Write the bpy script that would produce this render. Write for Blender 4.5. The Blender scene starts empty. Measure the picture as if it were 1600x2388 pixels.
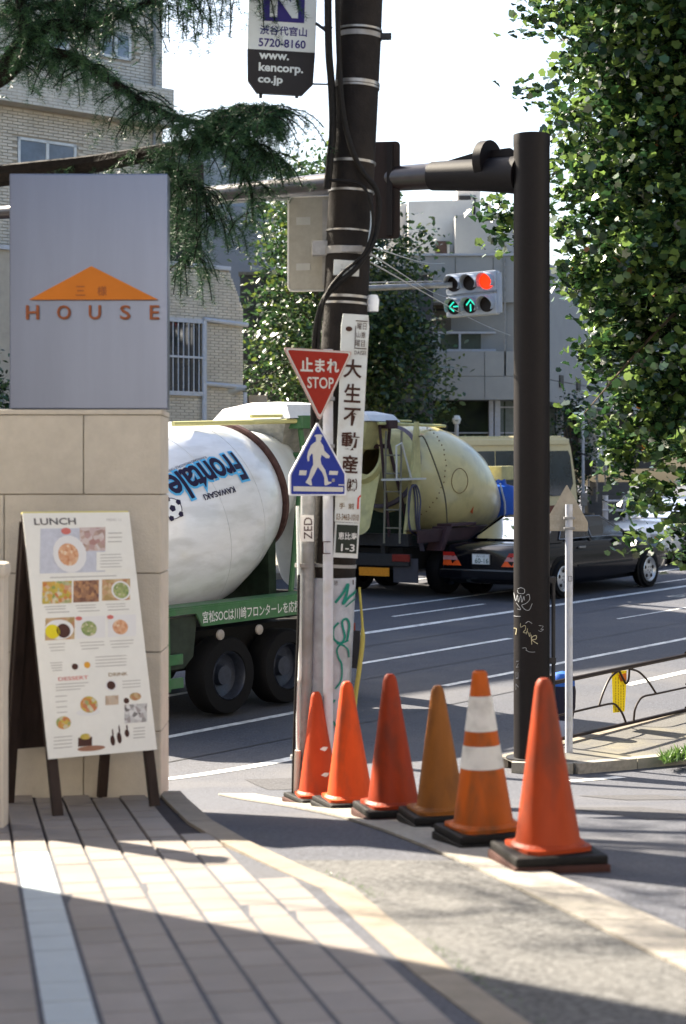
import bpy, bmesh, math, random
import numpy as np
from mathutils import Vector, Matrix
random.seed(7)
SC = bpy.context.scene
COL = SC.collection
R = math.radians
# ------------------------------------------------------------------ camera, sky, sun, exposure
F, HV, ZC = 4200.0, 1130.0, 2.8          # focal length and horizon row in photo pixels, eye height above the road datum
cd = bpy.data.cameras.new('camera'); cam = bpy.data.objects.new('camera', cd); COL.objects.link(cam)
cam.location = (0, 0, ZC); cam.rotation_euler = (R(90), 0, 0)
cd.sensor_fit = 'VERTICAL'; cd.sensor_height = 36; cd.sensor_width = 24
cd.lens = F / 2388 * 36; cd.shift_y = -64 / 2388
cd.clip_start = .05; cd.clip_end = 2000
cd.dof.use_dof = True; cd.dof.focus_distance = 17.0; cd.dof.aperture_fstop = 3.2
SC.camera = cam
SUN_AZ = Vector((-.72, .69)).normalized(); SUN_EL = R(37.5)
w = bpy.data.worlds.new('World'); SC.world = w; w.use_nodes = True
nt = w.node_tree; bg = nt.nodes['Background']; sky = nt.nodes.new('ShaderNodeTexSky')
sky.sky_type = 'NISHITA'; sky.sun_disc = False; sky.sun_elevation = SUN_EL
sky.sun_rotation = math.atan2(SUN_AZ.x, SUN_AZ.y); sky.air_density = 1.2; sky.dust_density = 4.0; sky.ozone_density = 3.5
nt.links.new(sky.outputs[0], bg.inputs[0]); bg.inputs[1].default_value = .060
sd = bpy.data.lights.new('sun', 'SUN'); sun = bpy.data.objects.new('sun', sd); COL.objects.link(sun)
sd.energy = 5.0; sd.angle = R(.55); sd.color = (1, .89, .72)
sun.location = (-20, 20, 40)
sun.rotation_euler = Vector((-SUN_AZ.x * math.cos(SUN_EL), -SUN_AZ.y * math.cos(SUN_EL), -math.sin(SUN_EL))).to_track_quat('-Z', 'Y').to_euler()
vs = SC.view_settings; vs.view_transform = 'Standard'; vs.look = 'None'; vs.exposure = 2.5; vs.gamma = 1
SC.cycles.max_bounces = 6; SC.cycles.transparent_max_bounces = 8
# ------------------------------------------------------------------ place helpers
def at(u, v, Y): return Vector(((u - 800) / F * Y, Y, ZC - (v - HV) / F * Y))
GY = [-30, 0, 4.5, 7.2, 8.7, 10, 12, 13.3, 14.6, 16, 30, 60, 75, 2000]
GZ = [2.2, 1.70, 1.45, 1.30, 1.17, 1.0, .71, .545, .47, .496, .93, 1.86, 2.1, 2.1]
def g(Y):
    return sum(float(np.interp(Y + o, GY, GZ)) for o in (-.5, -.25, 0, .25, .5)) / 5
def zp(Y): return 1.45 - .056 * (Y - 4.5)          # tiled pavement plane
def gp(u, v, f=g):
    """ground point seen at a pixel: distance comes from the ground surface"""
    lo, hi = 3.0, 60.0
    k = (v - HV) / F
    for _ in range(50):
        m = (lo + hi) / 2
        if (ZC - f(m)) / m > k: lo = m
        else: hi = m
    return Vector(((u - 800) / F * lo, lo, f(lo)))
D = Vector((.618, .786, 0)); NEAR = Vector((.786, -.618, 0))
def st(s, t, dz=0):
    p = D * s + NEAR * t
    return Vector((p.x, p.y, g(p.y) + dz))
def frame(o, xd, yd):
    x = Vector(xd).normalized(); y = Vector(yd).normalized(); z = x.cross(y).normalized(); y = z.cross(x)
    m = Matrix.Identity(4)
    for i in range(3): m[i][0] = x[i]; m[i][1] = y[i]; m[i][2] = z[i]; m[i][3] = o[i]
    return m
UP = Vector((0, 0, 1))
def yawframe(o, deg): return frame(o, (math.cos(R(deg)), math.sin(R(deg)), 0), UP)
# ------------------------------------------------------------------ materials
MATS = {}
def mat(name, col, rough=.6, metal=0., var=.12, scale=6., bump=0., bscale=80., emit=0., spec=.16, stain=None, stscale=1.2, stamt=.5, coat=0., trans=0., stretch=None, wpos=False, ribs=0., rnd=0.):
    if name in MATS: return MATS[name]
    m = bpy.data.materials.new(name); m.use_nodes = True; MATS[name] = m
    n = m.node_tree.nodes; l = m.node_tree.links; b = n['Principled BSDF']
    b.inputs['Roughness'].default_value = rough; b.inputs['Metallic'].default_value = metal
    b.inputs['Specular IOR Level'].default_value = spec
    if coat: b.inputs['Coat Weight'].default_value = coat; b.inputs['Coat Roughness'].default_value = .08
    if emit:
        b.inputs['Emission Color'].default_value = (*col, 1); b.inputs['Emission Strength'].default_value = emit
    tc = n.new('ShaderNodeTexCoord'); src = tc.outputs['Object']
    if wpos: src = n.new('ShaderNodeNewGeometry').outputs['Position']
    if stretch:
        mp = n.new('ShaderNodeMapping'); mp.inputs['Scale'].default_value = stretch; l.new(src, mp.inputs[0]); src = mp.outputs[0]
    nz = n.new('ShaderNodeTexNoise'); nz.inputs['Scale'].default_value = scale; nz.inputs['Detail'].default_value = 6
    nz.inputs['Roughness'].default_value = .65; l.new(src, nz.inputs['Vector'])
    rp = n.new('ShaderNodeValToRGB'); l.new(nz.outputs['Fac'], rp.inputs[0])
    e = rp.color_ramp.elements; e[0].position = .3; e[1].position = .7
    e[0].color = (*[max(0, c * (1 - var)) for c in col], 1); e[1].color = (*[min(1, c * (1 + var)) for c in col], 1)
    out = rp.outputs[0]
    if stain:
        n2 = n.new('ShaderNodeTexNoise'); n2.inputs['Scale'].default_value = stscale; n2.inputs['Detail'].default_value = 8; l.new(src, n2.inputs['Vector'])
        r2 = n.new('ShaderNodeValToRGB'); l.new(n2.outputs['Fac'], r2.inputs[0])
        r2.color_ramp.elements[0].position = .48; r2.color_ramp.elements[1].position = .66
        r2.color_ramp.elements[0].color = (0, 0, 0, 1); r2.color_ramp.elements[1].color = (stamt, stamt, stamt, 1)
        mx = n.new('ShaderNodeMix'); mx.data_type = 'RGBA'; l.new(r2.outputs[0], mx.inputs[0]); l.new(out, mx.inputs[6]); mx.inputs[7].default_value = (*stain, 1)
        out = mx.outputs[2]
    if rnd:
        oi = n.new('ShaderNodeObjectInfo'); mr = n.new('ShaderNodeMapRange'); mr.inputs[3].default_value = 1 - rnd; mr.inputs[4].default_value = 1 + rnd; l.new(oi.outputs['Random'], mr.inputs[0])
        hs = n.new('ShaderNodeHueSaturation'); l.new(mr.outputs[0], hs.inputs['Value']); l.new(out, hs.inputs['Color']); out = hs.outputs[0]
    l.new(out, b.inputs['Base Color'])
    if ribs:
        wv = n.new('ShaderNodeTexWave'); wv.bands_direction = 'Y'; wv.inputs['Scale'].default_value = ribs; wv.inputs['Distortion'].default_value = 1.2; wv.inputs['Detail'].default_value = 3; l.new(tc.outputs['Object'], wv.inputs['Vector'])
        bp = n.new('ShaderNodeBump'); bp.inputs['Strength'].default_value = .35; bp.inputs['Distance'].default_value = .004; l.new(wv.outputs['Fac'], bp.inputs['Height']); l.new(bp.outputs[0], b.inputs['Normal'])
    if bump and not ribs:
        n3 = n.new('ShaderNodeTexNoise'); n3.inputs['Scale'].default_value = bscale; n3.inputs['Detail'].default_value = 4; l.new(src, n3.inputs['Vector'])
        bp = n.new('ShaderNodeBump'); bp.inputs['Strength'].default_value = bump; bp.inputs['Distance'].default_value = .01
        l.new(n3.outputs['Fac'], bp.inputs['Height']); l.new(bp.outputs[0], b.inputs['Normal'])
    if trans:
        tr = n.new('ShaderNodeBsdfTranslucent'); l.new(out, tr.inputs[0])
        ms = n.new('ShaderNodeMixShader'); ms.inputs[0].default_value = trans
        l.new(b.outputs[0], ms.inputs[1]); l.new(tr.outputs[0], ms.inputs[2]); l.new(ms.outputs[0], n['Material Output'].inputs[0])
    return m
def glass(name, col=(.02, .025, .03), rough=.05):
    return mat(name, col, rough, 0, .3, 2.0, spec=.8)
def clearglass(name, tint=(.42, .50, .56)):
    if name in MATS: return MATS[name]
    m = bpy.data.materials.new(name); m.use_nodes = True; MATS[name] = m
    n = m.node_tree.nodes; l = m.node_tree.links; n.remove(n['Principled BSDF'])
    t = n.new('ShaderNodeBsdfTransparent'); t.inputs[0].default_value = (*tint, 1); gl = n.new('ShaderNodeBsdfGlossy'); gl.inputs['Roughness'].default_value = .02
    fr = n.new('ShaderNodeFresnel'); fr.inputs[0].default_value = 1.85; ms = n.new('ShaderNodeMixShader'); l.new(fr.outputs[0], ms.inputs[0]); l.new(t.outputs[0], ms.inputs[1]); l.new(gl.outputs[0], ms.inputs[2]); l.new(ms.outputs[0], n['Material Output'].inputs[0]); return m
def food(name, c, scale=40):
    if name in MATS: return MATS[name]
    m = bpy.data.materials.new(name); m.use_nodes = True; MATS[name] = m
    n = m.node_tree.nodes; l = m.node_tree.links; b = n['Principled BSDF']; b.inputs['Roughness'].default_value = .5
    tc = n.new('ShaderNodeTexCoord'); v = n.new('ShaderNodeTexVoronoi'); v.inputs['Scale'].default_value = scale
    l.new(tc.outputs['Object'], v.inputs['Vector']); rp = n.new('ShaderNodeValToRGB'); rp.color_ramp.interpolation = 'LINEAR'
    sp = n.new('ShaderNodeSeparateColor'); l.new(v.outputs['Color'], sp.inputs[0]); l.new(sp.outputs[0], rp.inputs[0])
    while len(rp.color_ramp.elements) < len(c): rp.color_ramp.elements.new(.5)
    for i, k in enumerate(c):
        rp.color_ramp.elements[i].position = i / max(1, len(c) - 1); rp.color_ramp.elements[i].color = (*k, 1)
    l.new(rp.outputs[0], b.inputs['Base Color']); return m
# ------------------------------------------------------------------ mesh builder
class MB:
    def __init__(s): s.v = []; s.f = []; s.m = []; s.k = 0
    def add(s, vs, fs):
        o = len(s.v); s.v += [tuple(p) for p in vs]; s.f += [tuple(i + o for i in f) for f in fs]; s.m += [s.k] * len(fs); return s
    def box(s, c, d, M=None, ch=0):
        x, y, z = (k / 2 for k in d); c = Vector(c)
        if ch:
            P = [Vector((i * x, j * y, k * z)) for i in (-1, 1) for j in (-1, 1) for k in (-1, 1)]
            bm = bmesh.new(); vv = [bm.verts.new(p) for p in P]
            for f in ((0, 1, 3, 2), (4, 6, 7, 5), (0, 4, 5, 1), (2, 3, 7, 6), (0, 2, 6, 4), (1, 5, 7, 3)): bm.faces.new([vv[i] for i in f])
            bmesh.ops.bevel(bm, geom=list(bm.edges), offset=ch, segments=2, affect='EDGES', profile=.6)
            bm.verts.index_update(); P = [v.co.copy() for v in bm.verts]; fs = [tuple(v.index for v in f.verts) for f in bm.faces]; bm.free()
        else:
            P = [Vector((i * x, j * y, k * z)) for i in (-1, 1) for j in (-1, 1) for k in (-1, 1)]
            fs = [(0, 1, 3, 2), (4, 6, 7, 5), (0, 4, 5, 1), (2, 3, 7, 6), (0, 2, 6, 4), (1, 5, 7, 3)]
        P = [p + c for p in P]
        if M is not None: P = [M @ p for p in P]
        return s.add(P, fs)
    def tube(s, path, r, n=10, caps=True):
        path = [Vector(p) for p in path]; N = len(path)
        rr = r if isinstance(r, (list, tuple)) else [r] * N
        vs = []; prev = None
        for i, p in enumerate(path):
            t = (path[min(i + 1, N - 1)] - path[max(i - 1, 0)]).normalized()
            if prev is None:
                a = Vector((0, 0, 1)) if abs(t.z) < .9 else Vector((1, 0, 0)); x = t.cross(a).normalized()
            else: x = (prev - t * prev.dot(t)).normalized()
            prev = x; y = t.cross(x)
            for k in range(n):
                q = 2 * math.pi * k / n; vs.append(p + (x * math.cos(q) + y * math.sin(q)) * rr[i])
        fs = [(i * n + k, i * n + (k + 1) % n, (i + 1) * n + (k + 1) % n, (i + 1) * n + k) for i in range(N - 1) for k in range(n)]
        if caps: fs += [tuple(range(n - 1, -1, -1)), tuple((N - 1) * n + k for k in range(n))]
        return s.add(vs, fs)
    def cyl(s, a, b, r, r2=None, n=20): return s.tube([a, b], [r, r if r2 is None else r2], n)
    def lathe(s, prof, n=28, M=None, caps=True):
        """prof: (radius, height) along local z"""
        vs = []
        for r, z in prof:
            for k in range(n):
                q = 2 * math.pi * k / n; p = Vector((r * math.cos(q), r * math.sin(q), z)); vs.append(M @ p if M is not None else p)
        fs = [(i * n + k, i * n + (k + 1) % n, (i + 1) * n + (k + 1) % n, (i + 1) * n + k) for i in range(len(prof) - 1) for k in range(n)]
        if caps: fs += [tuple(range(n - 1, -1, -1)), tuple((len(prof) - 1) * n + k for k in range(n))]
        return s.add(vs, fs)
    def prism(s, poly, z0, z1, M=None):
        n = len(poly); P = [Vector((x, y, z0)) for x, y in poly] + [Vector((x, y, z1)) for x, y in poly]
        if M is not None: P = [M @ p for p in P]
        return s.add(P, [tuple(range(n - 1, -1, -1)), tuple(range(n, 2 * n))] + [(i, (i + 1) % n, n + (i + 1) % n, n + i) for i in range(n)])
    def sheet(s, pts): return s.add(pts, [tuple(range(len(pts)))])
    def mesh(s, name, mats, smooth=False, inv=None):
        me = bpy.data.meshes.new(name); vs = s.v if inv is None else [tuple(inv @ Vector(p)) for p in s.v]
        me.from_pydata(vs, [], s.f)
        for m in (mats if isinstance(mats, (list, tuple)) else [mats]): me.materials.append(m)
        if any(s.m): me.polygons.foreach_set('material_index', s.m)
        if smooth:
            me.polygons.foreach_set('use_smooth', [True] * len(me.polygons)); me.set_sharp_from_angle(angle=R(38))
        me.update(); return me
    def build(s, name, mats, parent=None, smooth=False, world=False):
        inv = winv(parent) if (world and parent is not None) else None
        o = bpy.data.objects.new(name, s.mesh(name, mats, smooth, inv)); COL.objects.link(o)
        if parent is not None: o.parent = parent
        return o
def wmat(o):
    m = o.matrix_basis.copy()
    return m if o.parent is None else wmat(o.parent) @ m
def winv(o): return wmat(o).inverted()
def tag(o, label, cat, group=None, kind=None):
    if label: o['label'] = label
    if cat: o['category'] = cat
    if group: o['group'] = group
    if kind: o['kind'] = kind
    return o
def thing(name, label, cat, loc=(0, 0, 0), rz=0, group=None, rot=None):
    o = bpy.data.objects.new(name, None); COL.objects.link(o); o.empty_display_size = .2
    o.location = loc; o.rotation_euler = rot if rot else (0, 0, rz)
    return tag(o, label, cat, group)
def struct(o): o['kind'] = 'structure'; return o
def link(mesh, name, parent, M):
    o = bpy.data.objects.new(name, mesh); COL.objects.link(o)
    if parent is not None: o.parent = parent
    o.matrix_basis = M; return o
def textmesh(s, off=0., spacing=1., res=3):
    c = bpy.data.curves.new('t', 'FONT'); c.body = s; c.fill_mode = 'FRONT'; c.resolution_u = res; c.offset = off; c.space_character = spacing
    c.align_x = 'LEFT'
    o = bpy.data.objects.new('t', c); COL.objects.link(o); dg = bpy.context.evaluated_depsgraph_get(); dg.update()
    me = bpy.data.meshes.new_from_object(o.evaluated_get(dg))
    V = [v.co.copy() for v in me.vertices]; P = [tuple(p.vertices) for p in me.polygons]
    bpy.data.objects.remove(o); bpy.data.curves.remove(c); bpy.data.meshes.remove(me)
    return V, P
def addtext(mb, s, w, h, M, off=0., spacing=1., ref=None, z=0.):
    """text scaled into a w x h box centred on the frame M"""
    V, P = textmesh(s, off, spacing)
    if not V: return
    RV = V if ref is None else textmesh(s, ref, spacing)[0]
    x0 = min(p.x for p in RV); x1 = max(p.x for p in RV); y0 = min(p.y for p in RV); y1 = max(p.y for p in RV)
    sx = w / (x1 - x0); sy = h / (y1 - y0) if h else sx
    mb.add([M @ Vector(((p.x - (x0 + x1) / 2) * sx, (p.y - (y0 + y1) / 2) * sy, z)) for p in V], P)
def smooth_path(pts, k=6):
    """Catmull-Rom through points"""
    P = [Vector(p) for p in pts]; out = []
    for i in range(len(P) - 1):
        a = P[max(i - 1, 0)]; b = P[i]; c = P[i + 1]; d = P[min(i + 2, len(P) - 1)]
        for j in range(k):
            t = j / k
            out.append(.5 * ((2 * b) + (c - a) * t + (2 * a - 5 * b + 4 * c - d) * t * t + (3 * b - a - 3 * c + d) * t ** 3))
    return out + [P[-1]]
def ngon(cx, cy, rx, ry, n=24): return [(cx + rx * math.cos(2 * math.pi * i / n), cy + ry * math.sin(2 * math.pi * i / n)) for i in range(n)]
def roundpoly(P, r, k=4):
    out = []; n = len(P)
    for i in range(n):
        p = Vector(P[i]).to_2d(); a = (Vector(P[i - 1]).to_2d() - p).normalized(); b = (Vector(P[(i + 1) % n]).to_2d() - p).normalized()
        for j in range(k + 1):
            t = j / k; q0 = p + a * r; q1 = p + b * r
            out.append(tuple((1 - t) ** 2 * q0 + 2 * t * (1 - t) * p + t * t * q1))
    return out
# ------------------------------------------------------------------ shared materials
ASPH = mat('asphalt', (.058, .062, .077), .85, var=.55, scale=55, bump=.7, bscale=70, stain=(.095, .093, .098), stscale=.7, stamt=.6, spec=.25)
CONC = mat('concrete', (.235, .22, .195), .85, var=.25, scale=30, bump=.35, bscale=120, stain=(.25, .24, .2), stscale=3, stamt=.6)
PAINT = mat('road_paint', (.66, .66, .64), .7, var=.2, scale=60, bump=.2, stain=(.2, .2, .21), stscale=9, stamt=.6)
GREYP = mat('galvanised_pipe', (.26, .265, .27), .5, .25, .2, 18, stain=(.12, .10, .08), stscale=9, stamt=.5)
BROWN = mat('dark_brown_paint', (.0075, .0060, .0068), .55, .0, .2, 30, bump=.05, spec=.16)
WHITEP = mat('white_pole_paint', (.46, .48, .53), .45, 0, .08, 12, stain=(.3, .28, .23), stscale=12, stamt=.4)
BLACK = mat('black_rubber', (.009, .0085, .0085), .6, 0, .4, 40, bump=.2)
DARK = mat('dark_metal', (.03, .03, .032), .5, .2, .2, 20)
STEEL = mat('steel', (.30, .30, .30), .4, .8, .15, 30)
# ------------------------------------------------------------------ ground
def ygrid():
    a = [-30, -15, -5, 0, 2] + list(np.arange(3, 20, .25)) + list(range(20, 80, 3)) + [90, 120, 200, 400, 900]
    return [float(x) for x in a]
ys = ygrid(); xs = [-300, -100, -40, -15, -6, -3, 0, 3, 6, 15, 40, 100, 300]
b = MB(); b.add([(x, y, g(y)) for y in ys for x in xs], [(j * 13 + i, j * 13 + i + 1, (j + 1) * 13 + i + 1, (j + 1) * 13 + i) for j in range(len(ys) - 1) for i in range(12)])
road = struct(b.build('road', ASPH, smooth=True)); tag(road, 'worn grey asphalt of the main road and sloping side street', None)
def strip(a, b_, wd, dz, mb):
    a = Vector(a); b_ = Vector(b_); n = max(2, int((b_ - a).length / .4)); sd = (b_ - a).cross(UP).normalized() * (wd / 2); vs = []
    for i in range(n + 1):
        p = a.lerp(b_, i / n)
        for q in (p - sd, p + sd): vs.append((q.x, q.y, g(q.y) + dz))
    mb.add(vs, [(2 * i, 2 * i + 1, 2 * i + 3, 2 * i + 2) for i in range(n)])
def lane(s0, s1, t, wd):
    b = MB(); strip(st(s0, t), st(s1, t), wd, .004, b); return struct(b.build('road_marking', PAINT, road))
def s_at(u, t):
    k = (u - 800) / F; Y = -t / (.618 - .786 * k); return D.x * k * Y + D.y * Y
lane(6, s_at(690, -9.75), -9.75, .13); lane(s_at(1455, -9.75), 60, -9.72, .13)
lane(s_at(1036, -11.25), 40, -11.25, .10); lane(8, s_at(700, -11.4), -11.35, .10)
lane(0, s_at(1190, -13.1), -13.1, .10); lane(s_at(1440, -13.2), s_at(1600, -13.2), -13.2, .05)
lane(0, 60, -15.0, .15); lane(s_at(916, -16.0), s_at(1130, -16.0), -16.0, .08); lane(s_at(1480, -15.7), 60, -15.7, .08)
lane(0, 60, -16.95, .10); lane(0, 60, -19.6, .07)
SEAM = mat('tar_seam', (.03, .03, .034), .6, var=.3, scale=30)
for s0, s1, t, wd in ((8, 34, -10.45, .03), (12, 40, -12.25, .025), (10, 40, -14.1, .035), (21, 30, -10.9, .02)):
    b = MB(); strip(st(s0, t), st(s1, t + .05), wd, .003, b); struct(b.build('tar_seam', SEAM, road))
for (x, y, w_, l_) in ((1.75, 9.0, .5, 1.2), (-.2, 13.2, .7, .9), (2.1, 11.6, .6, .8)):
    b = MB(); strip((x, y, 0), (x - .25 * l_, y + l_, 0), w_, .003, b); struct(b.build('asphalt_patch', mat('patched_asphalt', (.06, .06, .066), .85, var=.5, scale=50, bump=.6, bscale=70), road))
b = MB(); strip(gp(1330, 1823), gp(1450, 1813), .12, .005, b); struct(b.build('road_marking', PAINT, road))
# tiled pavement on the left: mortar slab, separate tiles, kerb stones
MORT = mat('dark_joint_mortar', (.035, .030, .033), .9, var=.2)
TILE = mat('grey_paving_tile', (.200, .180, .166), .6, var=.12, scale=5, wpos=True, ribs=1.2, rnd=.07, stain=(.165, .145, .13), stscale=2.5, stamt=.6)
TILE2 = mat('tan_paving_tile', (.203, .182, .170), .6, var=.12, scale=5, wpos=True, ribs=1.2, rnd=.07, stain=(.17, .145, .125), stscale=2.5, stamt=.6)
TILEW = mat('pale_paving_tile', (.33, .37, .395), .55, var=.06, scale=5, wpos=True, ribs=1.2, rnd=.03)
EDGE = [(.60, 3.9), (.454, 4.51), (.309, 5.09), (.02, 6.55), (-.16, 7.0), (-.41, 7.7), (-.62, 8.39), (-.80, 9.2), (-.88, 9.6)]
def edge_x(y): return float(np.interp(y, [e[1] for e in EDGE], [e[0] for e in EDGE]))
b = MB(); pv = []
yy = [e[1] for e in EDGE]
for y in yy: pv += [(-3.6, y, zp(y) - .012), (edge_x(y), y, zp(y) - .012)]
n = len(yy); b.add(pv, [(2 * i, 2 * i + 1, 2 * i + 3, 2 * i + 2) for i in range(n - 1)])
b.add([(edge_x(y), y, z) for y in yy for z in (zp(y) - .012, zp(y) - .35)], [(2 * i, 2 * i + 1, 2 * i + 3, 2 * i + 2) for i in range(n - 1)])
pav = struct(b.build('pavement', MORT)); tag(pav, 'tiled pavement in front of the sign pillar', None)
b = MB(); b.add([(-1, -1, 0), (1, -1, 0), (1, 1, 0), (-1, 1, 0), (-0.955, -.999, 1), (0.955, -.999, 1), (0.955, .999, 1), (-0.955, .999, 1)], [(4, 5, 6, 7), (0, 1, 5, 4), (1, 2, 6, 5), (2, 3, 7, 6), (3, 0, 4, 7)])
tmesh = {k: b.mesh('tile', m) for k, m in (('g', TILE), ('t', TILE2), ('w', TILEW))}
JW = .148; nt_ = 0
for c in range(-10, 6):
    xw = -.013 + c * JW
    L = .222
    off = 0 if c % 2 else .111
    for r_ in range(0, 30):
        y = 3.75 + off + r_ * L
        xc = xw + JW / 2 - .207 * (y - 4.51); yc = y
        if yc > 9.9: continue
        if xc + JW / 2 > edge_x(yc) - .10: continue
        if (xc + .15) / yc < -.205 or (yc < 4.1): continue
        if yc > 9.3 and xc < -.7: continue
        kind = 'w' if c == -5 and yc < 7.4 else ('t' if random.random() < .3 else 'g')
        m_ = Matrix.Translation((xc, yc, zp(yc) - .008 + random.uniform(-.0008, .0012))) @ Matrix.Rotation(math.atan(.207), 4, 'Z') @ Matrix.Rotation(-math.atan(.056), 4, 'X') @ Matrix.Diagonal((JW / 2 - .0065, L / 2 - .0010, .010, 1))
        link(tmesh[kind], 'paving_tile', pav, m_); nt_ += 1
KERBT = mat('tan_kerb_stone', (.205, .178, .145), .75, var=.12, scale=14, bump=.3, bscale=80, stain=(.14, .125, .095), stscale=5, stamt=.5)
for i in range(len(EDGE) - 1):
    a = Vector((*EDGE[i], 0)); e = Vector((*EDGE[i + 1], 0)); L = (e - a).length; k = max(1, round(L / .6)); dr = (e - a) / k
    for j in range(k):
        p = a + dr * j; q = p + dr * .994; sd = dr.cross(UP).normalized(); b = MB()
        if sd.x < 0: sd = -sd
        P = []
        for (pt, o) in ((p, -.105), (p, .012), (q, .012), (q, -.105)):
            w_ = pt + sd * o; P.append((w_.x, w_.y))
        b.v = [(x, y, zp(y) + h) for h in (-.3, .004) for x, y in P]
        b.f = [(4, 5, 6, 7), (0, 1, 5, 4), (1, 2, 6, 5), (2, 3, 7, 6), (3, 0, 4, 7)]; b.m = [0] * 5
        b.build('kerb_stone', KERBT, pav)
# coarse lighter asphalt margin between pavement and gutter
ya = np.arange(3.6, 7.4, .2); b = MB()
b.add([(x, y, g(y) + .003) for y in ya for x in (edge_x(min(y, 9.5)) + .005, .72 - .25 * (y - 6.1) + .01)], [(2 * i, 2 * i + 1, 2 * i + 3, 2 * i + 2) for i in range(len(ya) - 1)])
struct(b.build('asphalt_margin', mat('coarse_asphalt', (.080, .080, .080), .9, var=.75, scale=38, bump=.8, bscale=45, stain=(.115, .113, .11), stscale=1.6, stamt=.5, spec=.25), road))
# concrete gutter beside the cones
gut = MB()
def gline(y, o): return .72 + o - .25 * (y - 6.1)
ya = np.arange(3.4, 12.6, .3)
gut.add([(gline(y, o), y, g(y) + .003) for y in ya for o in (.0, .25)], [(2 * i, 2 * i + 1, 2 * i + 3, 2 * i + 2) for i in range(len(ya) - 1)])
gutter = struct(gut.build('gutter', MORT)); tag(gutter, 'concrete drain gutter running up beside the traffic cones', None)
for i, y in enumerate(np.arange(3.45, 12.2, .6)):
    b = MB(); y1 = y + .592
    zz = lambda q: g(q) + .004
    b.v = [(gline(q, o), q, zz(q) + h) for h in (-.05, .010) for q, o in ((y, .004), (y, .246), (y1, .246), (y1, .004))]
    b.f = [(4, 5, 6, 7), (0, 1, 5, 4), (1, 2, 6, 5), (2, 3, 7, 6), (3, 0, 4, 7)]; b.m = [0] * 5
    b.build('gutter_block', CONC, gutter)
# corner sidewalk on the right with kerb stones, holds the mast, fence and tree
SWALK = mat('sidewalk_asphalt', (.095, .093, .09), .9, var=.3, scale=120, bump=.5, bscale=150, stain=(.2, .18, .12), stscale=1.5, stamt=.5)
FP0 = Vector((1.957, 15.6, 0))
A0 = Vector((1.30, 14.78, 0)); outer = [A0 + D * s for s in (0, 1, 3, 6, 10, 16, 24)]
inner = [Vector(p) for p in ((1.36, 14.5, 0), (1.85, 14.42, 0), (2.9, 15.05, 0), (4.6, 15.6, 0), (8, 16.2, 0), (14, 17, 0), (22, 18, 0))]
b = MB(); SH = .085
b.add([(p.x, p.y, g(p.y) + SH - .004) for q in zip(outer, inner) for p in q], [(2 * i, 2 * i + 1, 2 * i + 3, 2 * i + 2) for i in range(6)])
side = struct(b.build('sidewalk', SWALK)); tag(side, 'raised corner sidewalk with stone kerb under the brown fence', None)
def kerbrun(line, parent, wd=.13):
    for i in range(len(line) - 1):
        a, e = line[i], line[i + 1]; L = (e - a).length; k = max(1, round(L / .6)); dr = (e - a) / k; sd = dr.cross(UP).normalized()
        for j in range(k):
            p = a + dr * j; q = p + dr * .985
            if p.x > 6.5: continue
            b = MB(); P = [p - sd * wd / 2, p + sd * wd / 2, q + sd * wd / 2, q - sd * wd / 2]
            b.v = [(x.x, x.y, g(x.y) + h) for h in (-.1, SH) for x in P]; b.f = [(4, 5, 6, 7), (0, 1, 5, 4), (1, 2, 6, 5), (2, 3, 7, 6), (3, 0, 4, 7)]; b.m = [0] * 5
            b.build('kerb_stone', KERBT if parent is side and wd > .12 else CONC, parent)
kerbrun(outer, side); kerbrun(inner, side, .115)
# far sidewalk beyond the main road
b = MB(); pts = [st(s, t) for s in (5, 12, 20, 28, 36, 46, 60) for t in (-21.6, -24.5)]
b.add([(p.x, p.y, p.z + .12) for p in pts], [(2 * i, 2 * i + 1, 2 * i + 3, 2 * i + 2) for i in range(6)])
b.add([(p.x, p.y, p.z + h) for p in pts[::2] for h in (.12, -.05)], [(2 * i, 2 * i + 1, 2 * i + 3, 2 * i + 2) for i in range(6)])
tag(struct(b.build('far_sidewalk', CONC)), 'pale sidewalk along the far side of the main road', None)
# ------------------------------------------------------------------ sign pillar
PY = 9.42
STONE = mat('cream_stone_panel', (.53, .49, .42), .7, var=.09, scale=9, bump=.25, bscale=90, stain=(.47, .43, .365), stscale=2.2, stamt=.4)
BRUSH = mat('brushed_steel_sheet', (.135, .160, .235), .30, .85, .06, 1.2, stretch=(5, 5, .5))
ORANGE = mat('orange_emblem', (.55, .17, .02), .5, var=.06)
COPPER = mat('copper_letters', (.25, .085, .04), .5, .2, .1)
zb = zp(PY)
pil = thing('sign_pillar', 'tall cream stone pillar topped by a brushed steel panel with orange roof emblem', 'sign pillar', (-1.5, PY, zb - .05))
pxl = lambda u: (u - 800) / F * PY
pzl = lambda v: ZC - (v - HV) / F * PY
XR = pxl(375); YB = XR * F / (393 - 800)
b = MB(); b.box(((-2.15 + XR - .012) / 2, (PY + .012 + YB) / 2, (zb - .1 + pzl(958)) / 2), (XR - .012 + 2.15, YB - PY - .012, pzl(958) - zb + .1)); b.build('pillar_core', mat('stone_grout', (.30, .265, .21), .9), pil, world=True)
rows = [967, 1153, 1337, 1521, 1706, 1900]
def spanel(x0, x1, z0, z1, side_=False):
    b = MB()
    if side_: b.box((XR - .006, (PY + .005 + YB) / 2, (z0 + z1) / 2), (.014, YB - PY - .010, z1 - z0), ch=.003)
    else: b.box(((x0 + x1) / 2, PY + .008, (z0 + z1) / 2), (x1 - x0, .022, z1 - z0), ch=.003)
    b.build('stone_panel', STONE, pil, world=True)
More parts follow.
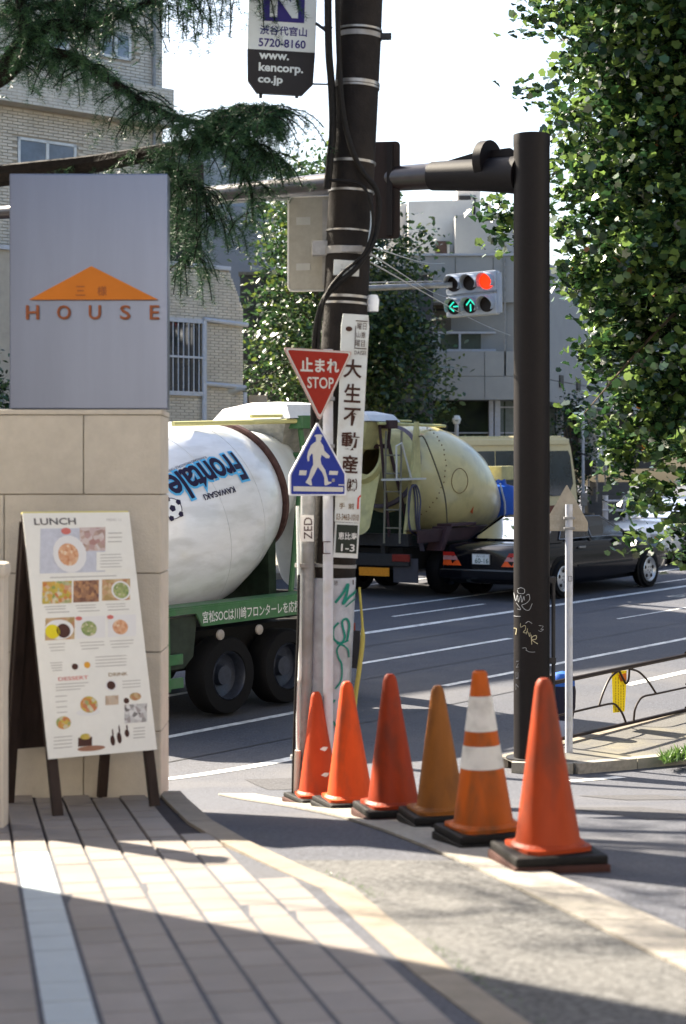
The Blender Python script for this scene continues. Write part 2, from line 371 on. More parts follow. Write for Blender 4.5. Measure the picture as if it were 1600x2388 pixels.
for i in range(5):
    z1, z0 = pzl(rows[i]) - .003, max(pzl(rows[i + 1]) + .003, zb - .04)
    js = [-190, 195, 375] if i % 2 == 0 else [-190, 10, 375]
    for j in range(2): spanel(pxl(js[j]) + .003, pxl(js[j + 1]) - .003, z0, z1)
    spanel(0, 0, z0, z1, True)
b = MB(); b.box((-3.6, PY + .2, (zb + pzl(961)) / 2 - .05), (2.88, .36, pzl(961) - zb + .1), ch=.01); b.build('wall_extension', STONE, pil, world=True)
b = MB(); b.box(((-2.16 + XR + .004) / 2, (PY + YB) / 2, pzl(961)), (XR + .004 + 2.16, YB - PY + .02, .026), ch=.004); b.build('cap_stone', STONE, pil, world=True)
SX0, SX1, SZ0, SZ1 = pxl(22), pxl(391), pzl(954), pzl(405)
b = MB(); b.box(((SX0 + SX1) / 2, PY + .06, (SZ0 + SZ1) / 2), (SX1 - SX0, .12, SZ1 - SZ0), ch=.006); panel = b.build('steel_sign_panel', BRUSH, pil, world=True)
fr = frame((0, PY - .001, 0), (1, 0, 0), UP)
b = MB(); b.prism([(pxl(70), pzl(700)), (pxl(370), pzl(700)), (pxl(215), pzl(622))], .012, .03, fr); em = b.build('roof_emblem', ORANGE, panel, world=True)
b = MB()
for k, u in enumerate((190, 240)):
    addtext(b, '三様'[k], .05, .05, frame((pxl(u), PY - .034, pzl(680)), (1, 0, 0), UP))
b.build('small_characters', COPPER, panel, world=True)
for ch_, u, w_ in (('H', 77, 30), ('O', 150, 32), ('U', 222, 28), ('S', 293, 24), ('E', 361, 22)):
    b = MB(); V, P = textmesh(ch_, .012)
    x0 = min(p.x for p in V); x1 = max(p.x for p in V); y0 = min(p.y for p in V); y1 = max(p.y for p in V)
    cx, cz, ww, hh = pxl(u), pzl(729), w_ / F * PY, 33 / F * PY
    for dz in (-.006, -.022):
        b.add([((p.x - (x0 + x1) / 2) / (x1 - x0) * ww + cx, PY + dz, (p.y - (y0 + y1) / 2) / (y1 - y0) * hh + cz) for p in V], P)
    b.build('letter', COPPER, panel, world=True)
# ------------------------------------------------------------------ white gate post at the left edge
gb = Vector((-1.60, 8.2, zp(8.2)))
gpst = thing('gate_post', 'cream gate post with rounded cap at the far left edge beside the menu board', 'post', gb)
CREAM = mat('cream_plaster', (.55, .50, .43), .7, var=.08, bump=.15)
b = MB(); b.box((0, 0, .57), (.13, .13, 1.14), ch=.006); b.build('shaft', CREAM, gpst)
b = MB(); b.box((0, 0, 1.17), (.155, .155, .07), ch=.025); b.build('cap', CREAM, gpst)
# ------------------------------------------------------------------ lunch board
phi = R(33); SP = .76; SR = .62
FL = gp(125, 1905, zp); xd = Vector((math.cos(phi), math.sin(phi), 0)); nd = Vector((math.sin(phi), -math.cos(phi), 0))
WB = .575
ab = thing('menu_board', 'folding A-frame LUNCH menu board with food photos on dark wooden legs', 'menu board', FL)
WOOD = mat('dark_stained_wood', (.030, .020, .017), .6, var=.4, scale=20, stretch=(1, 1, .1), bump=.15)
POSTER = mat('menu_poster', (.70, .70, .66), .45, var=.03, scale=20)
HT = 1.43
top = FL - nd * (SP / 2) + UP * HT               # top-left, hinge line
fdir = (FL - top); fdir_n = fdir.normalized()
def onb(a, bq, dz=0):
    """a across 0..1, bq down 0..1 of the poster"""
    return a, bq, dz
legn = xd.cross(-fdir_n).normalized()
for k in (0.03, WB - .03):
    b = MB(); M_ = frame(top + xd * k + fdir * .5, xd, -fdir_n); b.box((0, 0, -.018), (.05, fdir.length, .03), M_, ch=.004); b.build('leg', WOOD, ab, world=True)
RL = FL - nd * SR; RL.z = zp(RL.y); rdir = RL - top; rdn = rdir.normalized()
for k in (0.03, WB - .03):
    e = RL + xd * k; e.z = zp(e.y); t_ = top + xd * k
    dd = e - t_; M_ = frame(t_ + dd * .5, xd, -dd.normalized()); b = MB(); b.box((0, 0, .0), (.05, dd.length, .03), M_, ch=.004); b.build('leg', WOOD, ab, world=True)
PH = .815                                         # poster reaches this share of the leg length
b = MB(); M_ = frame(top + xd * WB / 2 + rdir * PH / 2, xd, -rdn); b.box((0, -.02, -.022), (WB, rdir.length * PH - .04, .012), M_); b.build('back_panel', WOOD, ab, world=True)
M_ = frame(top + xd * WB / 2 + fdir * PH / 2, xd, -fdir_n); LP = fdir.length * PH
b = MB(); b.box((0, 0, .003), (WB, LP, .012), M_); b.build('front_panel', WOOD, ab, world=True)
b = MB(); b.box((0, 0, .0125), (WB + .004, LP + .004, .005), M_); pst = b.build('poster', POSTER, ab, world=True)
b = MB(); b.box((0, LP / 2 + .006, .0), (WB, .008, .022), M_); b.build('hinge_strip', mat('yellow_edge', (.6, .55, .2), .5), ab, world=True)
# printed matter, placed from the enlarged photo (scale 3.25, origin 0,1180)
def zpos(zx, zy):
    bq = (zy / 3.25 + 1180 - 1208) / 567; u = zx / 3.25; a = (u - (40 + 68 * bq)) / 251
    return (a - .5) * WB, (.5 - bq) * LP
ZS = WB / 251 / 3.25; ZT = LP / 567 / 3.25
PR = {}
pb = MB(); pmats = []
def pm(m):
    if m not in pmats: pmats.append(m)
    pb.k = pmats.index(m)
LAY = [.0]
def prect(x0, y0, x1, y1, m, lay=1):
    pm(m); q = [zpos(*p) for p in ((x0, y1), (x1, y1), (x1, y0), (x0, y0))]; pb.sheet([M_ @ Vector((x, y, .0155 + .0006 * lay)) for x, y in q])
def pdisc(x, y, r, m, lay=2, ry=None):
    pm(m); cx, cy = zpos(x, y); pb.sheet([M_ @ Vector((px_, py_, .0155 + .0006 * lay)) for px_, py_ in ngon(cx, cy, r * ZS, (ry or r) * ZT, 18)])
def ptext(s, x0, y0, x1, y1, m, off=.01):
    pm(m); cx, cy = zpos((x0 + x1) / 2, (y0 + y1) / 2); addtext(pb, s, (x1 - x0) * ZS, (y1 - y0) * ZT, M_ @ Matrix.Translation((cx, cy, .0165)), off)
INK = mat('print_ink', (.10, .095, .10), .6, var=.1); INKL = mat('print_ink_light', (.38, .37, .36), .6, var=.1); INKR = mat('print_ink_red', (.55, .16, .14), .6); INKB = mat('print_ink_brown', (.25, .16, .07), .6)
PLATE = mat('print_plate_white', (.66, .66, .66), .5, var=.03); PLATEB = mat('print_tablecloth', (.47, .49, .56), .5, var=.1, scale=30)
f1 = food('print_orange_food', [(.45, .18, .08), (.6, .35, .2), (.5, .22, .1), (.65, .5, .35)], 70)
f2 = food('print_salad', [(.35, .3, .03), (.5, .35, .05), (.45, .12, .03), (.55, .5, .35), (.2, .25, .05)], 55)
f3 = food('print_brown_stew', [(.1, .03, .02), (.25, .12, .06), (.4, .2, .08), (.15, .06, .04)], 60)
f4 = food('print_soup_set', [(.35, .14, .05), (.5, .36, .2), (.3, .2, .06)], 45)
f5 = food('print_green_food', [(.12, .2, .05), (.3, .35, .12), (.2, .25, .08), (.5, .45, .3)], 80)
f6 = food('print_grey_photo', [(.05, .04, .04), (.4, .4, .4), (.6, .6, .6), (.25, .22, .22)], 50)
CUR = mat('print_curry_yellow', (.62, .52, .02), .5); BRN = mat('print_dark_brown', (.06, .025, .02), .5, var=.3)
ptext('LUNCH', 213, 128, 530, 182, INK, .02); ptext('MENU 11', 770, 138, 882, 158, INKL, 0)
prect(262, 210, 760, 555, PLATEB); prect(560, 205, 760, 390, food('print_basket', [(.3, .2, .17), (.45, .33, .28), (.55, .5, .5), (.3, .12, .1)], 40), 2); pdisc(455, 232, 38, INKR, 3, 26)
pdisc(485, 410, 128, PLATE, 4, 145); pdisc(475, 415, 78, f1, 5, 88); prect(690, 400, 985, 545, POSTER, 5)
for k in range(5): prect(720, 420 + k * 24, 720 + random.randint(150, 195), 426 + k * 24, INKL, 6)
for k in range(3): prect(780, 250 + k * 34, 890, 257 + k * 34, INKL, 3)
prect(340, 585, 850, 592, INKL)
prect(283, 617, 505, 787, f2); prect(517, 617, 713, 785, f3); prect(737, 615, 957, 780, f4); pdisc(885, 705, 75, PLATE, 2, 75); pdisc(885, 705, 62, f5, 3, 62)
for i, x in enumerate((300, 530, 760)):
    for k in range(2): prect(x + i * 4 + k * 10, 806 + k * 20, x + 160, 812 + k * 20, INKL)
    prect(x + 25, 850, x + 190, 857, INKL)
for (cx, f_, tc_) in ((415, None, f2), (648, f5, INKR), (890, f1, INKR)):
    prect(cx - 105, 895, cx + 115, 1062, f4 if f_ is None else PLATE, 1); pdisc(cx, 985, 108, PLATE, 2, 76)
    if f_ is None: pdisc(cx - 50, 998, 56, CUR, 3, 54); pdisc(cx + 30, 996, 52, BRN, 3, 54)
    else: pdisc(cx - 10, 988, 60, f_, 3, 58); pdisc(cx - 88, 908, 26, INKR, 3, 16)
for i, x in enumerate((335, 570, 800)):
    for k in range(3): prect(x + k * 8, 1090 + k * 24, x + random.randint(120, 190), 1096 + k * 24, INKL)
for k in range(4): prect(350 + k * 6, 1230 + k * 19, 440, 1236 + k * 19, INKL); prect(690, 1205 + k * 24, 930, 1211 + k * 24, INKL)
pdisc(535, 1270, 24, BRN); pdisc(628, 1263, 24, mat('print_orange', (.6, .3, .04), .5)); 
ptext('DESSERT', 412, 1342, 637, 1370, INKR); ptext('DRINK', 792, 1334, 940, 1360, INKB)
for k in range(3): prect(395, 1392 + k * 22, 640 - k * 30, 1398 + k * 22, INKL); prect(900, 1400 + k * 24, 1040, 1406 + k * 24, INKL)
pdisc(812, 1428, 46, PLATE, 1); pdisc(812, 1428, 33, BRN, 2); prect(768, 1505, 870, 1575, food('print_cup', [(.4, .28, .18), (.5, .42, .34), (.3, .2, .12)], 40)); pdisc(930, 1552, 22, BRN); pdisc(1000, 1525, 45, f4, 1, 30)
prect(915, 1582, 1090, 1722, f6); pdisc(640, 1618, 92, PLATE, 1, 26); pdisc(645, 1560, 66, f2, 2, 62); pdisc(455, 1680, 55, f2, 2, 48)
pdisc(665, 1885, 105, mat('print_wood', (.28, .14, .09), .5), 1, 20); prect(565, 1800, 670, 1865, BRN, 2); pdisc(620, 1795, 40, f2, 3, 22)
for (x, y, h) in ((826, 1820, 60), (876, 1802, 66), (935, 1780, 45)): pdisc(x, y + h * .35, 18, BRN, 2, h * .65); pdisc(x, y - h * .6, 6, BRN, 2, h * .5)
for k in range(4): prect(985, 1760 + k * 24, 1075, 1767 + k * 24, INKL); prect(385, 1780 + k * 26, 520, 1786 + k * 26, INKL); prect(390 + 5 * k, 1480 + k * 40, 480, 1486 + k * 40, INKL)
pb.build('printed_menu', pmats, pst, world=True)
# ------------------------------------------------------------------ utility pole
UY = 11.0
def ucen(v): return at(np.interp(v, [-1500, 138, 540, 1000, 1300, 1890], [905, 836, 814, 793, 776, 746]), v, UY)
def urad(v): return float(np.interp(v, [-1500, 100, 1000, 1890], [.125, .133, .139, .148]))
UPM = mat('weathered_pole_concrete', (.0145, .0125, .012), .75, var=.3, scale=12, bump=.3, bscale=70, stain=(.035, .028, .022), stscale=3.2, stamt=.4, spec=.15)
up = thing('utility_pole', 'thick dark concrete utility pole with steel bands behind the traffic signs', 'utility pole', ucen(1890))
vsamp = [1940, 1700, 1500, 1300, 1100, 900, 700, 500, 300, 100, -200, -600, -1100, -1500]
b = MB(); b.tube([ucen(v) for v in vsamp], [urad(v) for v in vsamp], 32); b.build('pole_shaft', UPM, up, True, True)
def band(v, h, m, name='steel_band', dr=.006):
    b = MB(); c = ucen(v); ax = (ucen(v - 50) - ucen(v + 50)).normalized(); b.tube([c - ax * h / 2, c + ax * h / 2], urad(v) + dr, 32); return b.build(name, m, up, True, True)
for v, h in ((72, .012), (197, .02), (205, .012), (380, .016), (448, .014), (541, .010), (694, .016), (709, .014), (1318, .02)): band(v, h, STEEL if v != 1318 else GREYP)
band(86, .03, GREYP); band(588, .045, GREYP, dr=.009)
b = MB(); c = ucen(88); b.box((c.x + .16, c.y - .03, c.z), (.07, .05, .035), ch=.004); b.build('band_bolt', DARK, up, world=True)
b = MB(); c = ucen(588); b.box((c.x - .17, c.y - .02, c.z + .02), (.10, .05, .09), ch=.006); b.build('band_clamp', GREYP, up, world=True); b = MB(); b.box((c.x + .02, c.y - .155, c.z), (.13, .02, .04), ch=.004); b.build('band_buckle', GREYP, up, world=True)
b = MB(); c = ucen(712); b.lathe([(.0, -.02), (.035, -.02), (.04, .05), (.03, .08), (0, .085)], 14, Matrix.Translation((c.x + .165, c.y - .02, c.z - .02)), False); b.build('white_insulator', mat('white_ceramic', (.75, .78, .8), .2), up, True, True)
# pale poster-proof sheet wrapped round the lower pole with green spray paint
WRAP = mat('pale_wrap_sheet', (.34, .37, .42), .6, var=.12, scale=14, bump=.3, bscale=25, stain=(.2, .2, .2), stscale=6, stamt=.5)
def onpole(u, v, dr=.010):
    """point on the pole's camera side under a pixel"""
    c = ucen(v); r = urad(v) + dr; x = (u - 800) / F * (UY - .1) - c.x; x = max(-r * .995, min(r * .995, x)); return Vector((c.x + x, c.y - math.sqrt(r * r - x * x), c.z))
b = MB(); vv = [1346 + i * 30 for i in range(19)]; K = 20
for v in vv:
    c = ucen(v); r = urad(v) + .006
    for k in range(K + 1):
        q = R(-105 + 200 * k / K); b.v.append((c.x + r * math.sin(q), c.y - r * math.cos(q), c.z))
b.f = [(i * (K + 1) + k, i * (K + 1) + k + 1, (i + 1) * (K + 1) + k + 1, (i + 1) * (K + 1) + k) for i in range(len(vv) - 1) for k in range(K)]; b.m = [0] * len(b.f)
wrap = b.build('wrap_sheet', WRAP, up, True, True)
GRAF = mat('green_spray_paint', (.01, .17, .13), .6, var=.2, scale=60)
def spray(path, wd, m, parent, name, onf=onpole, dr=.012):
    P = smooth_path([(x, y, 0) for x, y in path], 7); b = MB(); n = len(P)
    for i, p in enumerate(P):
        t = (P[min(i + 1, n - 1)] - P[max(i - 1, 0)]).normalized(); nn = Vector((-t.y, t.x, 0)) * wd / 2
        for q in (p + nn, p - nn): b.v.append(tuple(onf(q.x, q.y, dr)))
    b.f = [(2 * i, 2 * i + 1, 2 * i + 3, 2 * i + 2) for i in range(n - 1)]; b.m = [0] * len(b.f); return b.build(name, m, parent, False, True)
for pth, w_ in (([(782, 1402), (800, 1380), (812, 1360), (808, 1385), (800, 1405), (815, 1390), (836, 1375)], 6), ([(806, 1412), (822, 1400), (834, 1392)], 3),
               ([(790, 1448), (778, 1462), (779, 1485), (795, 1495), (804, 1480), (798, 1448), (808, 1440), (815, 1455), (810, 1490)], 5),
               ([(813, 1490), (796, 1497), (786, 1510), (790, 1530), (797, 1545), (796, 1580), (782, 1600)], 4), ([(800, 1500), (812, 1512), (814, 1530)], 3), ([(777, 1632), (781, 1625)], 5), ([(777, 1675), (792, 1700)], 5), ([(785, 1495), (804, 1502)], 4)):
    spray(pth, w_, GRAF, wrap, 'spray_line')
b = MB(); addtext(b, '恵', .028, .028, frame(onpole(784, 1356, .012), (1, 0, 0), UP)); addtext(b, '1', .008, .03, frame(onpole(824, 1356, .014), (1, 0, 0), UP)); b.build('wrap_print', INK, wrap, world=True)
# conduit up the left side, thin ground wire, yellow guy guard
b = MB(); P = [at(706, 1900, UY - .12), at(711, 1600, UY - .12), at(716, 1300, UY - .12), at(722, 1040, UY - .12)]; b.tube(P, .046, 18); cond = b.build('conduit', GREYP, up, True, True)
b = MB(); P = [at(697, 1890, UY - .17), at(694, 1620, UY - .17), at(700, 1560, UY - .17), at(697, 1330, UY - .17), at(694, 1180, UY - .17)]; b.tube(smooth_path(P), .010, 8); b.build('ground_pipe', mat('pale_pvc', (.6, .64, .62), .5), up, True, True)
b = MB(); P = [at(682, 1893, UY - .2), at(685, 1750, UY - .2), at(690, 1600, UY - .2), at(695, 1480, UY - .2), at(697, 1340, UY - .2)]; b.tube(smooth_path(P), .008, 8); b.build('ground_wire', BLACK, up, True, True)
b = MB(); b.tube([at(690, 1895, UY - .19), at(693, 1750, UY - .19)], .024, 10); b.build('ground_sleeve', mat('pale_sleeve', (.5, .48, .42), .6), up, True, True)
for v in (1318, 1765):
    b = MB(); c = at(708 if v < 1500 else 694, v, UY - .13); b.tube([c - UP * .012, c + UP * .012], .053 if v < 1500 else .045, 18); b.build('conduit_band', GREYP, cond, True, True)
b = MB()
P = [at(838, 1370, UY - .05), at(846, 1480, UY - .05), at(838, 1560, UY - .05), at(826, 1660, UY - .05), at(820, 1880, UY)]
b.tube(smooth_path(P), [.008] * 6 + [.015] * 19, 10); b.build('guy_guard', mat('yellow_guard', (.36, .33, .08), .5, stain=(.2, .19, .1)), up, True, True)
# paper sticker with hand lettering
b = MB()
ST0 = frame(at(716, 1232, UY - .175), (1, .1, 0), UP); b.box((0, 0, 0), (.082, .158, .003), ST0); stk = b.build('paper_sticker', mat('sticker_paper', (.68, .67, .65), .6, var=.04), up, world=True)
b = MB(); RT = ST0 @ Matrix.Rotation(R(90), 4, 'Z') @ Matrix.Translation((.0, -.006, .004)); addtext(b, 'ZED', .13, .05, RT, .004); b.build('sticker_lettering', mat('maroon_ink', (.05, .02, .02), .6), stk, world=True)
# cables
for P, r in (([(766, -120, 10.84), (765, 0, 10.84), (767, 120, 10.84), (773, 200, 10.85), (776, 300, 10.85), (770, 370, 10.84), (763, 440, 10.84)], .024),
             ([(786, -60, 10.82), (788, 60, 10.82), (792, 160, 10.83), (800, 260, 10.83), (818, 340, 10.83), (845, 400, 10.84), (876, 440, 10.86), (884, 490, 10.86), (872, 560, 10.82), (835, 620, 10.78), (790, 660, 10.78), (755, 700, 10.8), (738, 760, 10.8), (732, 840, 10.82), (730, 1000, 10.84)], .017),
             ([(768, 420, 10.82), (840, 430, 10.82), (866, 480, 10.8), (868, 540, 10.8), (846, 595, 10.78), (800, 635, 10.77), (765, 680, 10.78), (748, 740, 10.79), (742, 840, 10.8), (740, 1000, 10.82)], .010)):
    b = MB(); b.tube(smooth_path([at(*p) for p in P]), r, 10); b.build('cable', BLACK, up, True, True)
b = MB(); b.tube(smooth_path([at(867, 492, 10.86), at(866, 530, 10.84), at(858, 580, 10.8)]), .009, 8); b.build('cable_sleeve', mat('pale_blue_sleeve', (.4, .5, .6), .4), up, True, True)
# plates on the pole
PLW = mat('white_enamel_plate', (.56, .60, .60), .4, var=.05, stain=(.4, .38, .33), stscale=10, stamt=.4)
def leanframe(u, v, Y, yaw=0): 
    ax = (ucen(v - 60) - ucen(v + 60)).normalized(); return frame(at(u, v, Y), (math.cos(R(yaw)), math.sin(R(yaw)), -ax.x), ax)
pxm = lambda p, Y: p / F * Y
M1 = leanframe(808, 625, 10.83, 6); b = MB(); b.box((0, 0, 0), (pxm(60, 10.83), pxm(36, 10.83), .008), M1, ch=.002); pl = b.build('number_plate', PLW, up, world=True)
b = MB(); addtext(b, '1', .010, .035, M1 @ Matrix.Translation((.015, 0, .006)), .01); addtext(b, 'C', .025, .035, M1 @ Matrix.Translation((.048, 0, .006)), .01); addtext(b, '公', .014, .014, M1 @ Matrix.Translation((-.028, .014, .006))); addtext(b, '渋', .014, .014, M1 @ Matrix.Translation((-.028, -.012, .006))); b.build('plate_lettering', INK, pl, world=True)
adv = thing('pole_advertisement', 'tall narrow white advertising board with vertical brown Japanese lettering on the utility pole', 'advertising board', at(808, 1300, 10.80))
YA = 10.79
ML = lambda v: leanframe(float(np.interp(v, [735, 1000, 1215], [830, 818, 810])), v, YA, 10)
poly = []
for v, du in ((733, 30), (760, 33), (900, 31), (1040, 30), (1218, 30)): poly.append((v, du))
TR_ = [ML(v) @ Vector((pxm(du, YA), 0, 0)) for v, du in poly]; TL_ = [ML(v) @ Vector((-pxm(du, YA), 0, 0)) for v, du in poly]
b = MB(); ring = TL_ + TR_[::-1]; nz_ = ML(900).col[2].to_3d(); n_ = len(ring)
b.add([p for p in ring] + [p - nz_ * .012 for p in ring], [tuple(range(n_)), tuple(range(2 * n_ - 1, n_ - 1, -1))] + [(i, n_ + i, n_ + (i + 1) % n_, (i + 1) % n_) for i in range(n_)])
bd = b.build('board', PLW, adv, world=True)
ADI = mat('brown_sign_ink', (.050, .020, .014), .5, var=.15)
b = MB()
for ch_, v, w_, h_, du in (('大', 860, 44, 44, -2), ('生', 917, 40, 44, 0), ('不', 972, 42, 42, 2), ('動', 1029, 43, 43, 0), ('産', 1083, 40, 44, 0), ('㈱', 1131, 24, 32, 8)):
    addtext(b, ch_, pxm(w_, YA), pxm(h_, YA), ML(v) @ Matrix.Translation((pxm(du, YA), 0, .0035)), .022)
b.build('main_lettering', ADI, bd, world=True)
b = MB()
for ch_, v, du, w_ in (('手', 1180, -14, 14), ('前', 1180, 8, 14)): addtext(b, ch_, pxm(w_, YA), pxm(w_, YA), ML(v) @ Matrix.Translation((pxm(du, YA), 0, .0035)), .012)
addtext(b, '03-3463-1010', pxm(54, YA), pxm(15, YA), ML(1206) @ Matrix.Translation((0, 0, .0035)), .01)
b.build('small_lettering', mat('tan_sign_ink', (.16, .10, .05), .5), bd, world=True)
b = MB(); Mx = ML(1172)
b.prism([(pxm(x, YA), pxm(y, YA)) for x, y in ((22, -14), (26, -14), (26, 12), (30, 16), (28, 20), (22, 12))], .002, .004, Mx); b.build('red_arrow', mat('red_sign_ink', (.5, .05, .03), .5), bd, world=True)
b = MB(); Mx = ML(780)
for x0, y0, x1, y1 in ((0, 33, 28, 31), (0, -33, 28, -31), (0, -33, 1.5, 20)): b.prism([(pxm(x0, YA), pxm(y0, YA)), (pxm(x1, YA), pxm(y0, YA)), (pxm(x1, YA), pxm(y1, YA)), (pxm(x0, YA), pxm(y1, YA))], .002, .004, Mx)
addtext(b, '曜日', pxm(22, YA), pxm(16, YA), Mx @ Matrix.Translation((pxm(15, YA), pxm(20, YA), .0035))); addtext(b, '山重', pxm(22, YA), pxm(14, YA), Mx @ Matrix.Translation((pxm(14, YA), 0, .0035))); addtext(b, '曜目', pxm(22, YA), pxm(16, YA), Mx @ Matrix.Translation((pxm(13, YA), pxm(-20, YA), .0035))); addtext(b, 'DAISEI', pxm(27, YA), pxm(9, YA), ML(822) @ Matrix.Translation((pxm(14, YA), 0, .0035)))
b.build('logo_box', ADI, bd, world=True)
b = MB(); b.prism(ngon(pxm(-15, YA), 0, pxm(8, YA), pxm(6, YA), 12), .002, .004, ML(768)); b.build('rivet_stain', ADI, bd, world=True)
MBk = leanframe(808, 1260, YA, 10); b = MB(); b.box((0, 0, -.004), (pxm(58, YA), pxm(82, YA), .012), MBk, ch=.002); ap = b.build('address_plate', PLW, adv, world=True)
b = MB(); b.box((0, pxm(3, YA), .003), (pxm(50, YA), pxm(66, YA), .004), MBk); b.build('plate_face', mat('dark_green_enamel', (.018, .026, .022), .35), ap, world=True)
b = MB(); addtext(b, '恵比寿', pxm(44, YA), pxm(17, YA), MBk @ Matrix.Translation((pxm(2, YA), pxm(10, YA), .0065)), .015); addtext(b, '1-3', pxm(32, YA), pxm(17, YA), MBk @ Matrix.Translation((pxm(4, YA), pxm(-17, YA), .0065)), .012); b.build('plate_lettering', mat('plate_white_ink', (.6, .62, .62), .5), ap, world=True)
# grey sign seen from behind
GB = mat('grey_sign_back', (.30, .295, .26), .6, .1, .1, 20, bump=.1)
gs = thing('grey_road_sign', 'blank grey back of a rounded road sign strapped left of the utility pole', 'road sign', at(745, 590, 11.15))
Mx = yawframe(at(727, 568, 11.15), -12); hw, hh = pxm(56, 11.15), pxm(110, 11.15)
b = MB(); b.prism(roundpoly([(-hw, -hh), (hw, -hh), (hw, hh), (-hw, hh)], .035), -.004, .004, Mx); b.build('panel', GB, gs, world=True)
b = MB(); rp_ = roundpoly([(-hw, -hh), (hw, -hh), (hw, hh), (-hw, hh)], .035); rp_.append(rp_[0]); b.tube([Mx @ Vector((x, y, .003)) for x, y in rp_], .006, 6); b.build('rim', mat('lit_edge_rim', (.6, .6, .58), .35, .6), gs, True, True)  # pale tube paints the white-lit edge of the panel
for v, hgt in ((515, 18), (622, 16)):
    b = MB(); b.box((pxm(-20, 11), -pxm(v - 568, 11.15), .0055), (pxm(34, 11), pxm(hgt, 11), .002), Mx); stx = b.build('label_sticker', mat('faded_label', (.36, .37, .36), .6), gs, world=True)
    b = MB(); addtext(b, '11', pxm(10, 11), pxm(9, 11), Mx @ Matrix.Translation((pxm(-20, 11), -pxm(v - 568, 11.15), .0075))); b.build('label_print', INKL, stx, world=True)
b = MB(); b.box((pxm(38, 11), 0, .015), (.05, hh * 1.8, .03), Mx); b.build('bracket_rail', GREYP, gs, world=True)
# banner sign
YB2 = 11.1
bn = thing('banner_sign', 'hanging white and black advertising banner sign with blue letter N high beside the pole', 'banner sign', at(655, 222, YB2))
BNW = mat('banner_white', (.60, .66, .68), .4, var=.04); BNK = mat('banner_black', (.022, .020, .022), .4); BNB = mat('banner_blue', (.030, .022, .16), .4)
Mb = frame(at(656, 120, YB2), (1, .12, -.03), (.025, 0, 1)); q = lambda x, y: (pxm(x, YB2), pxm(y, YB2))
b = MB(); b.prism([q(-79, 400), q(-79, 0), q(79, 0), q(79, 400)], -.02, .02, Mb); bw = b.build('white_panel', BNW, bn, world=True)
b = MB(); b.prism([q(-79, -.5), q(-76, -73), q(-54, -101), q(51, -101), q(76, -74), q(79, -.5)], -.02, .02, Mb); bk = b.build('black_panel', BNK, bn, world=True)
b = MB(); b.prism([q(-46, 67), q(51, 67), q(51, 200), q(-46, 200)], .020, .0225, Mb); nb = b.build('blue_square', BNB, bn, world=True)
b = MB(); addtext(b, 'N', pxm(66, YB2), pxm(82, YB2), Mb @ Matrix.Translation((*q(3, 118), .024)), .05); b.build('letter_n', BNW, nb, world=True)
b = MB(); addtext(b, '渋谷代官山', pxm(110, YB2), pxm(22, YB2), Mb @ Matrix.Translation((*q(3, 46), .022)), .022); addtext(b, '5720-8160', pxm(110, YB2), pxm(20, YB2), Mb @ Matrix.Translation((*q(1, 17), .022)), .022); b.build('blue_lettering', BNB, bw, world=True)
for s_, x, y, w_, h_ in (('www.', -17, -15, 70, 14), ('kencorp.', 0, -43, 104, 26), ('co.jp', -24, -71, 58, 23)): b = MB(); addtext(b, s_, pxm(w_, YB2), pxm(h_, YB2), Mb @ Matrix.Translation((*q(x, y), .022)), .03); b.build('white_lettering', BNW, bk, world=True)
b = MB(); b.tube([at(738, 55, YB2), at(772, 80, 11.0)], .010, 6); b.tube([at(752, 62, YB2), at(775, 64, 11)], .005, 6); b.tube([at(731, 196, YB2), at(775, 197, 11)], .006, 6); b.tube([at(740, -180, YB2), at(775, -180, 11)], .012, 6); b.build('bracket', DARK, bn, world=True)
b = MB()
for u in (608, 692): b.box(at(u, 223, YB2 - .005), (.02, .02, .03))
b.build('end_clip', DARK, bn, world=True)
# ------------------------------------------------------------------ stop sign and crossing sign on a white post
SY = 10.66
sp = thing('sign_post', 'white post with red triangular stop sign above a blue pedestrian crossing sign', 'road sign', at(765, 1886, SY + .11))
b = MB(); c0 = at(765, 1890, SY + .11); b.tube([c0, Vector((c0.x, c0.y, at(0, 812, SY).z))], .031, 18); post = b.build('post', WHITEP, sp, True, True)
cM = frame(at(764, 1277, SY + .076), (1, 0, 0), UP)
b = MB()
for x, y, w_, h_ in ((-.005, .035, .045, .005), (-.005, -.035, .045, .005), (-.026, 0, .005, .07)): b.box((x, y, .0), (w_, h_, .004), cM)
b.build('post_mark', mat('maroon_ink', (.05, .02, .02), .6), post, world=True)
YAW = 33; CS = math.cos(R(YAW))
RED = mat('stop_red', (.25, .013, .006), .4, var=.06, scale=30); SGW = mat('sign_reflective_white', (.50, .50, .47), .45, var=.06, scale=40); BLUE = mat('sign_blue', (.013, .030, .24), .4, var=.06, scale=30); RIM = mat('sign_rim_pinkish', (.42, .30, .28), .5, var=.1)
MS = yawframe(at(742, 890, SY), YAW)
def sx(px_): return px_ / CS / F * SY
def sy(py_): return py_ / F * SY
def tri(k): return roundpoly([(sx(-80 * k), sy(76 * k + (1 - k) * 26)), (sx(3), sy(-92 * k + (1 - k) * 26)), (sx(80 * k), sy(74 * k + (1 - k) * 26))], sx(8 * k))
b = MB(); b.prism(tri(1), -.004, .004, MS); ss = b.build('stop_sign', RIM, sp, world=True)
b = MB(); b.prism(tri(.955), .003, .0055, MS); b.build('white_border', SGW, ss, world=True)
b = MB(); b.prism(tri(.90), .003, .0075, MS); b.build('red_face', RED, ss, world=True)
Z5 = 5.571
def zs(zx, zy): return sx((640 + zx / Z5) - 742), sy(890 - (780 + zy / Z5))
b = MB()
